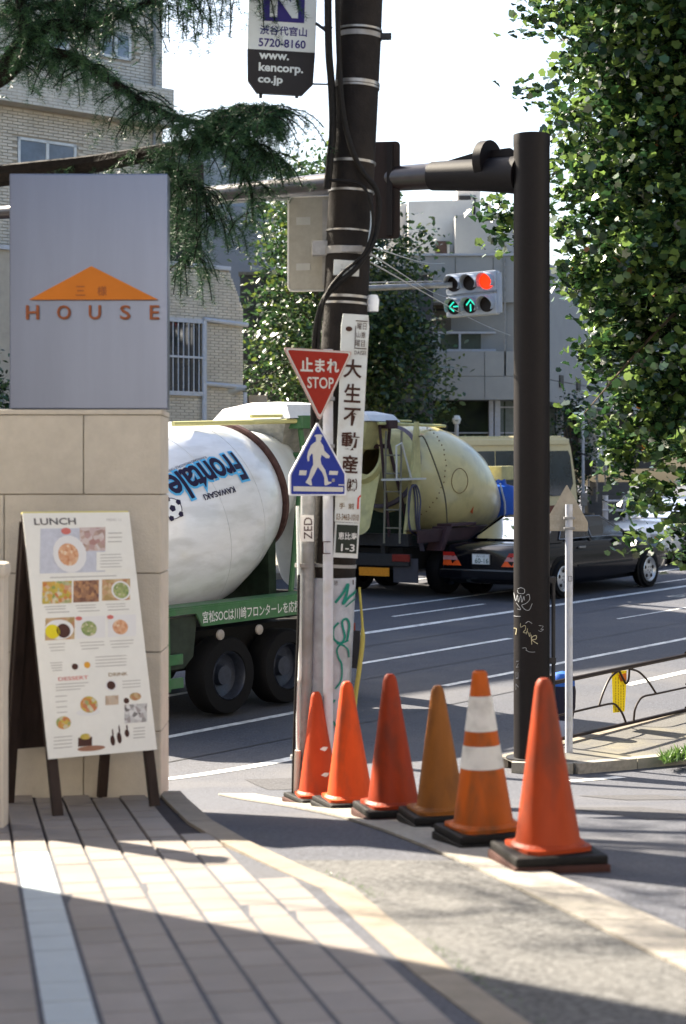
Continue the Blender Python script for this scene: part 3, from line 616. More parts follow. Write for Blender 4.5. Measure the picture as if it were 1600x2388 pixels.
for s_, x0, y0, x1, y1, o in (('止', 332, 308, 492, 488, .03), ('ま', 520, 318, 645, 492, .03), ('れ', 672, 312, 828, 492, .03), ('STOP', 420, 555, 760, 702, .012)):
    a0 = zs(x0, y1); a1 = zs(x1, y0); addtext(b, s_, a1[0] - a0[0], a1[1] - a0[1], MS @ Matrix.Translation(((a0[0] + a1[0]) / 2, (a0[1] + a1[1]) / 2, .0085)), o)
b.build('stop_lettering', SGW, ss, world=True)
MC = MS.copy()
def pz(L): return [zs(*p) for p in L]
PENT = [(555, 1135), (930, 1815), (930, 2095), (195, 2095), (195, 1825)]
def inset(P, k):
    cx = sum(p[0] for p in P) / len(P); cy = sum(p[1] for p in P) / len(P) ; return [(cx + (p[0] - cx) * k, cy + (p[1] - cy) * k) for p in P]
b = MB(); b.prism(roundpoly(pz(PENT), .015)[::-1], -.004, .004, MS); cs = b.build('crossing_sign', mat('sign_rim_white', (.62, .64, .68), .4), sp, world=True)
b = MB(); b.prism(roundpoly(pz(inset(PENT, .93)), .010)[::-1], .003, .0065, MS); b.build('blue_face', BLUE, cs, world=True)
MAN = [(540, 1300), (600, 1298), (622, 1322), (602, 1332), (600, 1362), (588, 1388), (600, 1410), (624, 1440), (640, 1510), (712, 1580), (700, 1608), (660, 1604), (604, 1560), (590, 1620), (600, 1680), (650, 1760), (672, 1835), (690, 1912), (732, 1918), (730, 1932), (655, 1962), (642, 1950), (640, 1862), (612, 1790), (556, 1720), (512, 1810), (470, 1885), (482, 1960), (462, 1962), (398, 1922), (412, 1900), (440, 1850), (465, 1760), (498, 1690), (492, 1560), (478, 1545), (448, 1590), (446, 1640), (428, 1652), (418, 1600), (430, 1530), (470, 1440), (510, 1405), (535, 1390), (532, 1330), (512, 1328), (516, 1312)]
b = MB(); b.prism(pz(MAN)[::-1], .006, .0075, MS)
for L in ([(245, 1972), (885, 1985), (885, 2045), (245, 2035)], [(325, 1765), (415, 1768), (405, 1830), (315, 1828)], [(708, 1770), (820, 1775), (808, 1825), (700, 1822)], [(825, 1945), (905, 1950), (900, 1962), (825, 1962)]): b.prism(pz(L)[::-1], .006, .0075, MS)
b.build('pedestrian_symbol', SGW, cs, world=True)
for v in (850, 930, 1040, 1120): b = MB(); b.box(at(764, v, SY + .075), (.085, .06, .02), ch=.003); b.build('sign_clamp', GREYP, sp, world=True)
# ------------------------------------------------------------------ traffic cones on rubber bases
def conemat(name, col, st_=None): return mat(name, col, .5, 0, .16, 5, bump=.12, bscale=9, stain=st_ or (col[0] * .35, col[1] * .6 + .01, col[2] + .012), stscale=5.5, stamt=.75, trans=.03, stretch=(1.6, 1.6, .55), wpos=True)
CONES = [  # u of axis, base row, top row, material, label
    (744, 1893, 1612, conemat('cone_red_a', (.36, .042, .009)), 'red-orange cone standing closest to the sign post, smallest of the six'),
    (816, 1897, 1588, conemat('cone_sunlit', (.60, .066, .009)), 'orange cone with full sun put into its colour, second from the sign post'),  # brighter base colour carries the full sun on this cone
    (917, 1918, 1570, conemat('cone_red_b', (.26, .031, .007)), 'dark red-orange cone, third from the sign post'),
    (1028, 1944, 1597, conemat('cone_old', (.25, .088, .016), (.12, .043, .014)), 'faded yellowish-brown old cone in the middle of the row'),
    (1128, 1978, 1563, None, 'orange cone with two white reflective stripes'),
    (1270, 2018, 1580, conemat('cone_red_c', (.30, .040, .009)), 'large dark orange cone nearest the camera at the right end of the row')]
CO = conemat('cone_orange_striped', (.41, .085, .009)); CW = mat('cone_white_stripe', (.66, .66, .63), .5, var=.1, stain=(.35, .34, .32), stscale=9, stamt=.6, trans=.1)
RUB = mat('brown_rubber_edge', (.05, .022, .018), .8, var=.4)
ends = Vector((.2425, -.970, 0))
for i, (u, vb, vt, m_, lab) in enumerate(CONES):
    Y = [10.75, 10.0, 8.95, 8.55, 7.72, 7.05][i]
    Y = float(Y); X = (u + (8 if i == 5 else 0) - 800) / F * Y; zg = g(Y)
    bh = .075 if i in (2, 3, 4, 5) else .06
    ztop = ZC - (vt - HV) / F * Y; hc = ztop - zg - bh
    tilt = R(-1.6)
    rb = thing('rubber_base', 'black rubber base slab under the ' + ['smallest cone by the sign post', 'orange cone with full sun put into its colour', 'dark red-orange cone third in the row', 'faded yellowish-brown cone', 'white-striped cone', 'large cone nearest the camera'][i], 'cone base', (X, Y, zg), R(14 + random.uniform(-9, 9)), 'rubber cone bases')
    b = MB(); S = .385 if i == 5 else .35
    b.box((0, 0, bh * .28), (S, S, bh * .5), ch=.01); b.build('lower_slab', RUB if i in (0, 2, 5) else BLACK, rb)
    b = MB(); b.box((0, 0, bh * .74), (S * .96, S * .96, bh * .5), ch=.012); b.build('upper_slab', BLACK, rb)
    cn = thing('traffic_cone', lab, 'traffic cone', (X, Y, zg + bh), group='row of traffic cones', rot=(0, tilt, R(14 + random.uniform(-6, 6))))
    r0, r1 = hc * .19, hc * .045
    body = lambda z: r0 + (r1 - r0) * ((z - .03) / (hc - .03))
    fl = .138
    b = MB(); b.prism(roundpoly([(-fl, -fl), (fl, -fl), (fl, fl), (-fl, fl)], .05), 0, .018); 
    b.lathe([(r0 * 1.16, .017), (r0 * 1.05, .03)], 32); b.build('flange', m_ or CO, cn)
    if m_ is not None:
        b = MB(); b.lathe([(r0 * 1.06, .018), (r0, .04), (body(hc * .5), hc * .5), (body(hc - .035), hc - .035), (r1 * .95, hc - .015), (r1 * .6, hc - .003), (.0, hc)], 36, caps=False); b.build('cone_body', m_, cn, True)
        if i == 0:
            for zz_ in (.13, .28):
                b = MB(); rr = body(zz_) + .002; M_ = Matrix.Translation((.03, -rr, zz_)) @ Matrix.Rotation(R(90), 4, 'X'); b.sheet([M_ @ Vector((x, y, .001)) for x, y in ((-.03, .0), (-.01, .014), (.02, .012), (.012, -.002), (.0, -.012))]); b.build('scuff', CW, cn)
    else:
        lv = lambda v: max(.03, min(hc, (vb - 45 - v) / (vb - 45 - vt) * hc))
        segs = [(1990, 1790, CO), (1790, 1737, CW), (1737, 1703, CO), (1703, 1622, CW), (1622, 1563, CO)]
        for (a_, c_, mm) in segs:
            z0, z1 = (.018 if a_ == 1990 else lv(a_)), lv(c_); e_ = .0015 if mm is CW else 0; b = MB()
            if c_ == 1563: b.lathe([(body(z0), z0), (body(hc - .03), hc - .03), (r1 * 1.02, hc - .008), (r1 * .75, hc - .001), (r1 * .72, hc - .02)], 36, caps=False)
            else: b.lathe([(body(z0) + e_, z0), (body(z1) + e_, z1)], 36, caps=False)
            b.build('white_stripe' if mm is CW else 'cone_body', mm, cn, True)
# ------------------------------------------------------------------ brown traffic mast with arm
MY = 14.7; MX = (1240 - 800) / F * MY; mz = g(MY) + SH
mast = thing('traffic_mast', 'thick dark brown steel mast with a long horizontal arm over the road', 'mast', (MX, MY, mz))
mtop = ZC - (315 - HV) / F * MY
b = MB(); b.tube([(MX, MY, mz - .05), (MX, MY, mtop - .1), (MX, MY, mtop - .085), (MX, MY, mtop)], [.147, .147, .15, .15], 40); shaft = b.build('mast_shaft', BROWN, mast, True, True)
b = MB(); b.tube([(MX, MY, mz), (MX, MY, mz + .012)], .21, 30); b.build('base_plate', DARK, mast, True, True)
def mzp(v): return ZC - (v - HV) / F * MY
PD = Vector((-.786, .618, 0))
a0 = Vector((MX, MY, mzp(402)))
def armp(u, v):
    k = (u - 800) / F; t = (k * MY - MX) / (PD.x - k * PD.y); p = Vector((MX, MY, 0)) + PD * t; p.z = ZC - (v - HV) / F * p.y; return p
AP = [armp(1190, 404), armp(1050, 408), armp(900, 418), armp(650, 440), armp(400, 463), armp(0, 496), armp(-150, 508)]
b = MB(); b.tube(AP, [.115, .115, .106, .092, .078, .068, .064], 24); arm = b.build('arm', mat('arm_brown_gloss', (.026, .018, .018), .28, .1, .15, 20, spec=.6), mast, True, True)
b = MB(); b.tube([armp(1215, 408), armp(1120, 408), armp(1010, 411)], [.155, .135, .122], 24); b.build('arm_socket', BROWN, arm, True, True)
b = MB(); b.tube([armp(1146, 376), armp(1128, 378)], [.175, .175], 26); b.build('socket_flange', BROWN, arm, True, True)
for P in ([(1200, 352), (1190, 345), (1110, 356), (1010, 386), (1200, 386)], [(1200, 452), (1200, 425), (1010, 425), (950, 441), (1080, 441)]):
    q = [armp(*p) for p in P]; sd = Vector((.618, .786, 0)) * .012; n_ = len(q); b = MB()
    b.add([p + sd for p in q] + [p - sd for p in q], [tuple(range(n_)), tuple(range(2 * n_ - 1, n_ - 1, -1))] + [(i, n_ + i, n_ + (i + 1) % n_, (i + 1) % n_) for i in range(n_)]); b.build('gusset_plate', BROWN, arm, world=True)
b = MB(); b.tube([armp(770, 458), armp(600, 466), armp(400, 482)], .018, 8); b.build('arm_conduit', GREYP, arm, True, True)
# brown sign back on the arm
sb = thing('brown_road_sign', 'dark brown back of a rectangular sign clamped on the mast arm behind the pole', 'road sign', armp(895, 440))
c = armp(890, 450); c = c + Vector((.3, -.9, 0)) * .0 ; Mx = frame(c - Vector((0, .14, 0)), (1, -.15, 0), UP); hw, hh = pxm(42, c.y), pxm(112, c.y)
b = MB(); b.prism(roundpoly([(-hw, -hh), (hw, -hh), (hw, hh), (-hw, hh)], .04), -.006, .006, Mx); b.build('panel', mat('brown_sign_back', (.016, .0105, .010), .5, .1), sb, world=True)
b = MB(); b.box((hw * .45, 0, .02), (.05, hh * 1.9, .03), Mx); b.build('bracket_rail', BROWN, sb, world=True)
# junction pipe on the mast's right side and scratched graffiti
b = MB(); b.tube([(MX + .175, MY - .02, mzp(1640)), (MX + .175, MY - .02, mzp(1358))], .016, 10)
for v in (1352, 1540, 1640): b.box((MX + .16, MY - .02, mzp(v)), (.07, .05, .05), ch=.004)
b.build('side_conduit', DARK, mast, True, True)
def onmast(u, v, dr=.002):
    x = (u - 800) / F * (MY - .12) - MX; r = .147 + dr; x = max(-r * .99, min(r * .99, x)); return Vector((MX + x, MY - math.sqrt(r * r - x * x), mzp(v)))
CHALK = mat('scratched_paint', (.33, .34, .36), .7, var=.3, scale=80); CHALK2 = mat('yellowed_paint', (.36, .33, .22), .7, var=.3, scale=80)
def mastz(zx, zy): return 1180 + zx / 4.333, 1280 + zy / 4.333
def scratch(L, m=CHALK, w_=1.1): spray([mastz(*p) for p in L], w_, m, shaft, 'graffiti_line', onmast, .003)
scratch([(120, 400), (150, 385), (185, 400), (180, 440), (130, 440), (120, 410)]); scratch([(90, 440), (105, 520), (120, 460), (130, 530), (150, 460), (160, 530), (180, 470), (185, 510)])
scratch([(200, 460), (230, 450), (235, 500), (200, 540), (160, 560), (190, 600), (230, 605), (262, 540)]); scratch([(110, 540), (150, 600), (120, 600)]); scratch([(90, 675), (150, 672)])
scratch([(150, 740), (150, 780), (190, 760), (195, 800), (175, 830), (205, 830), (215, 790)], CHALK2); scratch([(195, 740), (225, 720), (260, 740)], CHALK); scratch([(250, 850), (258, 950), (258, 880), (300, 860), (300, 895), (262, 905), (318, 945)], CHALK2, 1.6)
scratch([(85, 800), (110, 800), (105, 860)], CHALK2, 1.6); scratch([(200, 850), (215, 820), (235, 870), (240, 830)], CHALK2); scratch([(330, 760), (375, 770), (350, 800), (378, 800), (350, 820), (325, 810)], CHALK, .8); scratch([(165, 990), (200, 985), (205, 1010), (240, 1025), (290, 1025)], CHALK, .8)
b = MB()
ptz = [onmast(1210, 1570, .004)]
for ch_, v, w_, h_ in (('Z', 1598, 16, 15), ('E', 1572, 16, 14), ('N', 1546, 15, 12)):
    o_ = onmast(1209, v, .004); addtext(b, ch_, pxm(w_, MY), pxm(h_, MY), frame(o_, UP, (-1, -.7, 0)), -.012)
b.build('graffiti_lettering', CHALK, shaft, world=True)
# ------------------------------------------------------------------ traffic signal across the road
TY = 33.0
sg = thing('traffic_signal', 'grey six-lamp traffic signal lit red with two green arrows', 'traffic signal', (at(815, 0, TY).x, TY, g(TY) + .12))
SGY = mat('signal_grey', (.40, .43, .48), .45, .1, .06, 12); LENS = mat('dark_lens', (.02, .014, .013), .3); LRED = mat('lit_red_lamp', (1, .025, .004), .4, emit=.42); LGRN = mat('lit_green_arrow', (.03, .80, .55), .4, emit=.22)
px0 = at(815, 0, TY).x
b = MB(); b.tube([(px0, TY, g(TY)), (px0, TY, ZC + (HV - 560) / F * TY)], [.11, .085], 20); b.build('pole', GREYP, sg, True, True)
b = MB(); b.tube([at(815, 674, TY), at(1055, 664, TY - .1)], .055, 14); b.tube([at(815, 660, TY), at(1030, 656, TY - .1)], .012, 8); b.build('arm', GREYP, sg, True, True)
MT = frame(at(1098, 684, TY - .25), (math.cos(R(-32)), math.sin(R(-32)), .02), UP)
ux = pxm(1, TY) / math.cos(R(32)); uy = pxm(1, TY)
for row, y in ((0, 25), (1, -28)):
    b = MB(); b.box((0, y * uy, -.08), (112 * ux, 48 * uy, .16), MT, ch=.03); hs = b.build('housing', SGY, sg, world=True)
    for c_ in range(3):
        lx = (c_ - 1) * 36 * ux; b = MB(); lr = 18.5 * uy
        Lm = MT @ Matrix.Translation((lx, y * uy, .004))
        b.prism(ngon(0, 0, lr, lr, 24), 0, .012, Lm); lit = row == 0 and c_ == 2
        b.build('lens', LRED if lit else LENS, hs, world=True)
        # visor: open hood
        b = MB(); K = 20
        for r_ in (lr * 1.06, lr * 1.0):
            for d_ in (0., 1.):
                for k in range(K + 1):
                    q_ = R(-35 + 250 * k / K); ln = .23 * (d_ * (.55 + .45 * math.sin(max(0, min(math.pi, q_))))) ; b.v.append(tuple(Lm @ Vector((r_ * math.cos(q_), r_ * math.sin(q_) - d_ * .02, ln))))
        W = K + 1
        for o_ in (0, 2 * W): b.f += [(o_ + k, o_ + k + 1, o_ + W + k + 1, o_ + W + k) for k in range(K)]
        b.f += [(W + k, W + k + 1, 3 * W + k + 1, 3 * W + k) for k in range(K)]; b.m = [0] * len(b.f)
        b.build('visor', LENS if False else SGY, hs, True, True)
        if row == 1 and c_ < 2:
            b = MB(); a_ = 90 if c_ == 0 else 0; RM = Lm @ Matrix.Rotation(R(a_), 4, 'Z'); s_ = lr
            for (x0, y0, x1, y1) in ((-.6, .05, 0, .72), (.6, .05, 0, .72), (0, -.75, 0, .15)):
                d_ = Vector((x1 - x0, y1 - y0)).normalized(); n2 = Vector((-d_.y, d_.x)) * .085
                b.prism([((x0 + n2.x) * s_, (y0 + n2.y) * s_), ((x1 + n2.x) * s_, (y1 + n2.y) * s_), ((x1 - n2.x) * s_, (y1 - n2.y) * s_), ((x0 - n2.x) * s_, (y0 - n2.y) * s_)][::-1], .013, .018, RM)
            b.build('green_arrow', LGRN, hs, world=True)
b = MB(); b.box((60 * ux, -3 * uy, -.06), (8 * ux, 92 * uy, .05), MT); b.build('mount_frame', SGY, sg, world=True)
WIRE = mat('pale_wire', (.35, .36, .36), .5)
for i, (p, q) in enumerate((((862, 574, 11.05), (1036, 614, 33.6)), ((862, 590, 11.05), (1050, 696, 34.2)), ((862, 610, 11.05), (1190, 782, 37)))):
    a_ = at(*p); c_ = at(*q); mid = (a_ + c_) / 2 - UP * .05; b = MB(); b.tube(smooth_path([a_, mid, c_], 10), .005 + .006 * 0, 6)
    tag(b.build('overhead_wire', WIRE), ['uppermost thin wire from the utility pole towards the signal', 'middle thin wire from the utility pole past the signal', 'lowest thin wire from the utility pole to the pale building'][i], 'wire', 'wires behind the utility pole')
# ------------------------------------------------------------------ sign seen from behind on a grey post
RY = 15.0
rs = thing('sign_post', 'slim grey post carrying a triangular sign seen from its blank back', 'road sign', (at(1327, 0, RY).x, RY, g(RY) + SH))
rx = at(1327, 0, RY).x; rz_ = lambda v: ZC - (v - HV) / F * RY
b = MB(); b.tube([(rx, RY, g(RY)), (rx, RY, rz_(1176))], .031, 18); b.build('post', WHITEP, rs, True, True)
Mx = frame((rx - .02, RY + .045, rz_(1190)), (math.cos(R(-20)), math.sin(R(-20)), 0), UP); kx = pxm(1, RY) / math.cos(R(20)); ky = pxm(1, RY)
b = MB(); b.prism(roundpoly([(-46 * kx, -49 * ky), (49 * kx, -49 * ky), (49 * kx, -28 * ky), (2 * kx, 60 * ky), (-46 * kx, -28 * ky)], .012), -.004, .004, Mx); tb = b.build('sign_plate', mat('tan_sign_back', (.40, .355, .28), .6, .05, .12, 20), rs, world=True)
b = MB()
for y in (-18, -40):
    for x in (-27, 28): b.box((x * kx, y * ky, .006), (26 * kx, 13 * ky, .003), Mx)
b.build('label_sticker', mat('faded_label_tan', (.42, .375, .30), .6, var=.15, scale=60), tb, world=True)
b = MB()
for v in (1208, 1232): b.box((rx, RY - .005, rz_(v)), (.09, .075, .02), ch=.003)
b.build('clamp', GREYP, rs, world=True)
b = MB(); cM = frame((rx + .006, RY - .033, rz_(1349)), (1, 0, 0), UP)
for x, y, w_, h_ in ((0, .02, .03, .004), (0, -.02, .03, .004), (-.014, 0, .004, .04), (.014, 0, .004, .04)): b.box((x, y, 0), (w_, h_, .003), cM)
b.build('post_mark', INK, rs, world=True)
# ------------------------------------------------------------------ pedestrian fence along the kerb
def fpp(u, v, dn=0):
    k = (u - 800) / F; s = (k * FP0.y - FP0.x) / (D.x - k * D.y); p = FP0 + D * s; return Vector((p.x, p.y, ZC - (v - HV) / F * p.y))
fen = thing('pedestrian_fence', 'low dark brown steel fence with arched bars along the kerb', 'fence', (FP0.x, FP0.y, g(FP0.y) + SH))
FB = mat('fence_brown', (.028, .020, .017), .4, .1, .2, 20)
def fbar(L, r, name, k=6):
    b = MB(); P = [fpp(*p) for p in L]; b.tube(smooth_path(P, k) if len(P) > 2 else P, r, 8); return b.build(name, FB, fen, True, True)
fbar([(1292, 1592), (1600, 1528)], .020, 'top_rail'); fbar([(1292, 1727), (1600, 1655)], .017, 'bottom_rail')
fbar([(1292, 1671), (1395, 1647), (1428, 1641), (1440, 1648), (1452, 1665), (1460, 1686)], .010, 'mid_rail'); fbar([(1478, 1681), (1481, 1655), (1490, 1635), (1502, 1624), (1530, 1618), (1600, 1603)], .010, 'mid_rail')
fbar([(1397, 1646), (1408, 1612), (1424, 1580), (1443, 1564)], .010, 'arch_bar'); fbar([(1470, 1560), (1490, 1567), (1510, 1587), (1530, 1617)], .010, 'arch_bar'); fbar([(1444, 1564), (1453, 1582), (1460, 1594), (1466, 1584), (1468, 1560)], .010, 'arch_bar')
def fsz(s, h): p = FP0 + D * s; return Vector((p.x, p.y, g(p.y) + SH + h))
s16 = (fpp(1600, 1528).xy - FP0.xy).length
for s in (-.28, s16 + .55, s16 + 2.55, s16 + 4.55):
    b = MB(); b.tube([fsz(s, -.06), fsz(s, .60)], .026, 12); b.build('post', FB, fen, True, True)
for h, r in ((.555, .02), (.03, .017), (.26, .01)):
    b = MB(); b.tube([fsz(s16, h), fsz(s16 + 4.55, h)], r, 8); b.build('top_rail' if h > .5 else ('bottom_rail' if h < .1 else 'mid_rail'), FB, fen, True, True)
yt = thing('yellow_tag', 'yellow plastic notice strip tied to the brown fence', 'notice', fpp(1450, 1662))
off = Vector((-.6, .7, 0)) * .03
b = MB(); P = [(1433, 1568), (1467, 1564), (1465, 1620), (1462, 1660), (1436, 1663), (1435, 1620)]; q = [fpp(*p) + off for p in P]; n_ = 6
b.add(q + [p + off * .2 for p in q], [tuple(range(n_ - 1, -1, -1)), tuple(range(n_, 2 * n_))] + [(i, (i + 1) % n_, n_ + (i + 1) % n_, n_ + i) for i in range(n_)]); b.build('strip', mat('yellow_plastic', (.72, .58, .01), .4, var=.08, scale=30, trans=.15), yt, world=True)
b = MB()
for u in (1441, 1447, 1453, 1459):
    v = 1580 if u < 1450 else 1598
    while v < 1655:
        h_ = random.uniform(3, 8); q = [fpp(x, y) - off * .12 + off for x, y in ((u - .8, v), (u + .8, v), (u + .8, v + h_), (u - .8, v + h_))]; b.sheet(q); v += h_ + 2
b.build('print_lines', mat('olive_ink', (.28, .2, .02), .6), yt, world=True)
b = MB(); q = [fpp(x, y) + off * .85 for x, y in ((1447, 1574), (1466, 1570), (1466, 1588), (1452, 1590))]; b.sheet(q); b.build('orange_patch', mat('orange_print', (.6, .15, .02), .5), yt, world=True)
# dark blue bundle standing behind the mast
bb = Vector((at(1312, 0, 16.1).x, 16.1, g(16.1) + .004)); bl = thing('blue_bundle', 'dark blue cloth-covered bundle standing behind the foremost cone and mast', 'bundle', bb)
b = MB(); b.lathe([(.06, 0), (.09, .05), (.10, .15), (.09, .22)], 16); b.build('pale_wrapping', mat('pale_blue_cloth', (.22, .26, .38), .8, bump=.4, bscale=20), bl, True)
b = MB(); b.lathe([(.09, .18), (.115, .3), (.12, .45), (.105, .54)], 16); b.build('navy_wrapping', mat('navy_cloth', (.012, .013, .03), .8, bump=.4, bscale=20), bl, True)
b = MB(); b.lathe([(.112, .50), (.11, .56), (.08, .61), (0, .63)], 16, caps=False); b.build('blue_cover', mat('bright_blue_cloth', (.02, .09, .38), .6, bump=.4, bscale=20), bl, True)
# ------------------------------------------------------------------ vehicles
TYRE = mat('tyre_rubber', (.006, .006, .007), .75, var=.3, scale=40); ALLOY = mat('alloy_rim', (.62, .63, .64), .3, .6, .06, 20)
def wheel(parent, c, r, wd, sgn, kind, rim=None):
    """axis along local y; sgn is the outward side"""
    Mw = frame(c, (1, 0, 0), (0, 0, 1)) if sgn < 0 else frame(c, (-1, 0, 0), (0, 0, 1))
    rr = r * (.70 if kind == 'car' else .62)
    b = MB(); b.lathe([(rr, -wd), (r * .93, -wd), (r, -wd * .85), (r, -wd * .12), (r * .95, -.0), (rr * 1.04, .004), (rr, -.01)], 32, Mw, False); t = b.build('tyre', TYRE, parent, True)
    b = MB()
    if kind == 'car':
        b.lathe([(rr * 1.02, -.005), (rr * .95, .006), (rr * .88, -.03), (rr * .8, -.04), (rr * .3, -.012), (.0, -.012)], 32, Mw, False); rm = b.build('rim', rim or ALLOY, t, True)
        b = MB()
        for k in range(5):
            q = 2 * math.pi * k / 5 + .3; b.prism(ngon(rr * .62 * math.cos(q), rr * .62 * math.sin(q), rr * .15, rr * .15, 10), -.022, -.014, Mw)
            q += .6; b.prism(ngon(rr * .24 * math.cos(q), rr * .24 * math.sin(q), rr * .05, rr * .05, 8), -.012, -.006, Mw)
        b.build('rim_openings', LENS, t, False)
    else:
        b.lathe([(rr * 1.0, -.01), (rr * .97, .004), (rr * .93, -.01), (rr * .9, -.11), (rr * .45, -.13), (rr * .4, -.06), (0, -.06)], 32, Mw, False); b.build('rim', rim or mat('blue_grey_truck_rim', (.05, .058, .08), .35, .5, .2, 20), t, True)
    return t
DT = R(15.5); PEDM = mat('mottled_dark_green', (.016, .028, .018), .7, var=.4, scale=9)  # mottled dark green shared by the drum pedestals and roller beam
def truck(name, label, loc, yaw, pitch, drum_m, frame_m, cone_m, near, texts, cab):
    t = thing(name, label, 'concrete mixer truck', loc, rot=(0, pitch, yaw))
    XRg, ZRg = 1.395, 2.16
    ax = Vector((math.cos(DT), 0, math.sin(DT))); e2 = Vector((-math.sin(DT), 0, math.cos(DT))); e1 = Vector((0, near, 0)); C0 = Vector((XRg, 0, ZRg))
    prof = [(-2.95, .0), (-2.95, .45), (-2.9, .5), (-2.55, .68), (-2.0, .90), (-1.6, .975), (-1.25, .995), (-.85, .97), (-.45, .87), (-.12, .735), (-.05, .69)]
    def rad(a): return float(np.interp(a, [p[0] for p in prof[1:]], [p[1] for p in prof[1:]]))
    Md = frame(C0, e2, Vector((0, 1, 0))) ; Md = Matrix([[e2[i], e2.cross(ax)[i] * -1, ax[i], C0[i]] for i in range(3)] + [[0, 0, 0, 1]])
    def onD(a, f_, dr=.006): return C0 + ax * a + (e1 * math.cos(f_) + e2 * math.sin(f_)) * (rad(a) + dr)
    b = MB(); b.lathe([(r, a) for a, r in prof], 56, Md, False); dr_ = b.build('drum', drum_m, t, True)
    b = MB(); b.lathe([(.66, -.045), (.715, -.035), (.73, -.03), (.73, .015), (.70, .022), (.66, .03)], 56, Md, False); b.build('roller_ring', mat('rusty_ring', (.09, .05, .045), .55, .4, .3, 20) if near < 0 else mat('grey_ring', (.15, .13, .17), .5, .3, .2, 20), dr_, True)
    b = MB(); b.lathe([(.67, .03), (.64, .12), (.43, .62), (.41, .66), (.36, .66), (.30, .3)], 48, Md, False); b.build('drum_mouth', cone_m, dr_, True)
    # chassis
    for y in (-.38, .38):
        b = MB(); b.box((-1.6, y, .78), (7.2, .08, .22)); b.build('chassis_rail', DARK, t)
    b = MB(); b.box((-1.3, 0, .88), (6.6, .7, .05)); b.build('deck', DARK, t)
    b = MB(); b.box((1.35, 0, 1.28), (.12, 1.1, .75)); b.build('drum_pedestal', PEDM, t); b = MB(); b.box((1.35, 0, 1.68), (.30, .9, .10)); b.build('roller_beam', PEDM, t); b = MB(); b.box((-2.25, 0, 1.15), (.25, 1.0, .6)); b.build('front_pedestal', PEDM, t)
    for y in (near * 1.05, -near * 1.05):
        for x in (.10, 1.0, -4.3):
            wheel(t, Vector((x, y, .38)), .38, .26, -1 if y < 0 else 1, 'truck')
    b = MB(); b.box((.3, 0, .62), (3.2, 1.45, .36)); b.build('underbody_dark_fill', BLACK, t)  # black block added so the space behind the wheels reads as deep shade
    # side boards over the wheels
    for y in (near * 1.10, -near * 1.10):
        sg_ = 1 if y > 0 else -1
        b = MB(); P = [(-.80, 1.03), (-.42, 1.03), (-.34, .90), (2.0, .90), (2.0, 1.09), (-.80, 1.09)]; Mp = frame((0, y, 0), (1, 0, 0), UP)
        b.prism(P, -.012, .012, Mp); sbd = b.build('side_board', frame_m, t)
        b = MB(); b.box((.6, y - sg_ * .13, 1.098), (2.8, .27, .014)); b.build('fender_top', frame_m, t)
        b = MB(); b.prism([(-.78, 1.0), (-.36, 1.0), (-.42, .62), (-.55, .52), (-.78, .52)], -.01, .01, frame((0, y - sg_ * .05, 0), (1, 0, 0), UP)); b.build('mud_guard', mat('dusty_mud_guard', (.035, .045, .035), .8, var=.3), t)
        for z in (.62, .40):
            b = MB(); b.box((-1.6, y + sg_ * .01, z), (1.95, .03, .10), ch=.008); b.build('side_guard_bar', frame_m, t)
        b = MB(); b.box((-.82, y, .7), (.05, .04, .75)); b.build('guard_post', frame_m, t)
        for x in (-.10, .47):
            b = MB(); b.lathe([(0, .0), (.05, .0), (.05, .02), (.03, .03), (0, .03)], 14, frame((x, y + sg_ * .01, .80), (-sg_, 0, 0), UP), False); b.build('side_reflector', mat('dull_reflector', (.3, .27, .24), .3), t, True)
        if texts and y == near * 1.10:
            Mt = frame((0, y - .016, 0), (1, 0, 0), UP); b = MB(); addtext(b, '宮松SOCは川崎フロンターレを応援します', 1.72, .115, Mt @ Matrix.Translation((.52, .985, .0)), .010); b.build('side_lettering', mat('white_lettering', (.62, .62, .6), .6), sbd)
    # rear: bumper, lamps, plate
    b = MB(); b.box((2.08, 0, .62), (.1, 2.0, .2), ch=.01); b.box((2.0, 0, .95), (.12, 1.9, .2)); bp_ = b.build('rear_bumper', DARK, t)
    for y in (-.85, .85):
        b = MB(); b.box((2.13, y, .66), (.04, .34, .12), ch=.008); b.build('tail_lamp', mat('dull_red_lamp', (.16, .02, .015), .3), t)
        b = MB(); b.box((2.06, y * 1.05, .45), (.02, .5, .4)); b.build('mud_flap', mat('grey_flap', (.05, .05, .06), .8), t)
    b = MB(); b.box((2.14, near * .30, .42), (.02, .62, .14)); b.build('reflector_plate', mat('orange_reflector', (.55, .22, .02), .4, var=.2, scale=40), t)
    # hopper, cover, frames, chute
    b = MB()
    for y in (-.62, .62):
        b.tube([(1.55, y, 1.0), (1.95, y * .8, 2.55), (1.9, y * .8, 2.88)], .03, 8); b.tube([(2.05, y * .9, 1.0), (2.15, y * .75, 2.85)], .026, 8)
    b.tube([(1.95, -.5, 2.5), (1.95, .5, 2.5)], .04, 8); b.build('rear_frame', frame_m, t, True)
    b = MB(); P0 = [(-.42, -.38), (.42, -.38), (.42, .38), (-.42, .38)]; hp = [Vector((2.1 + x * .95, y * 1.25, 2.90)) for x, y in P0]; lo_ = [Vector((2.1 + x * .45, y * .5, 2.45)) for x, y in P0]
    b.add(hp + lo_ + [p - UP * .02 for p in hp], [(0, 1, 5, 4), (1, 2, 6, 5), (2, 3, 7, 6), (3, 0, 4, 7)]); b.build('hopper', cone_m if near > 0 else mat('cement_grey_hopper', (.25, .25, .23), .8, var=.3, scale=9, bump=.4, bscale=20), t)
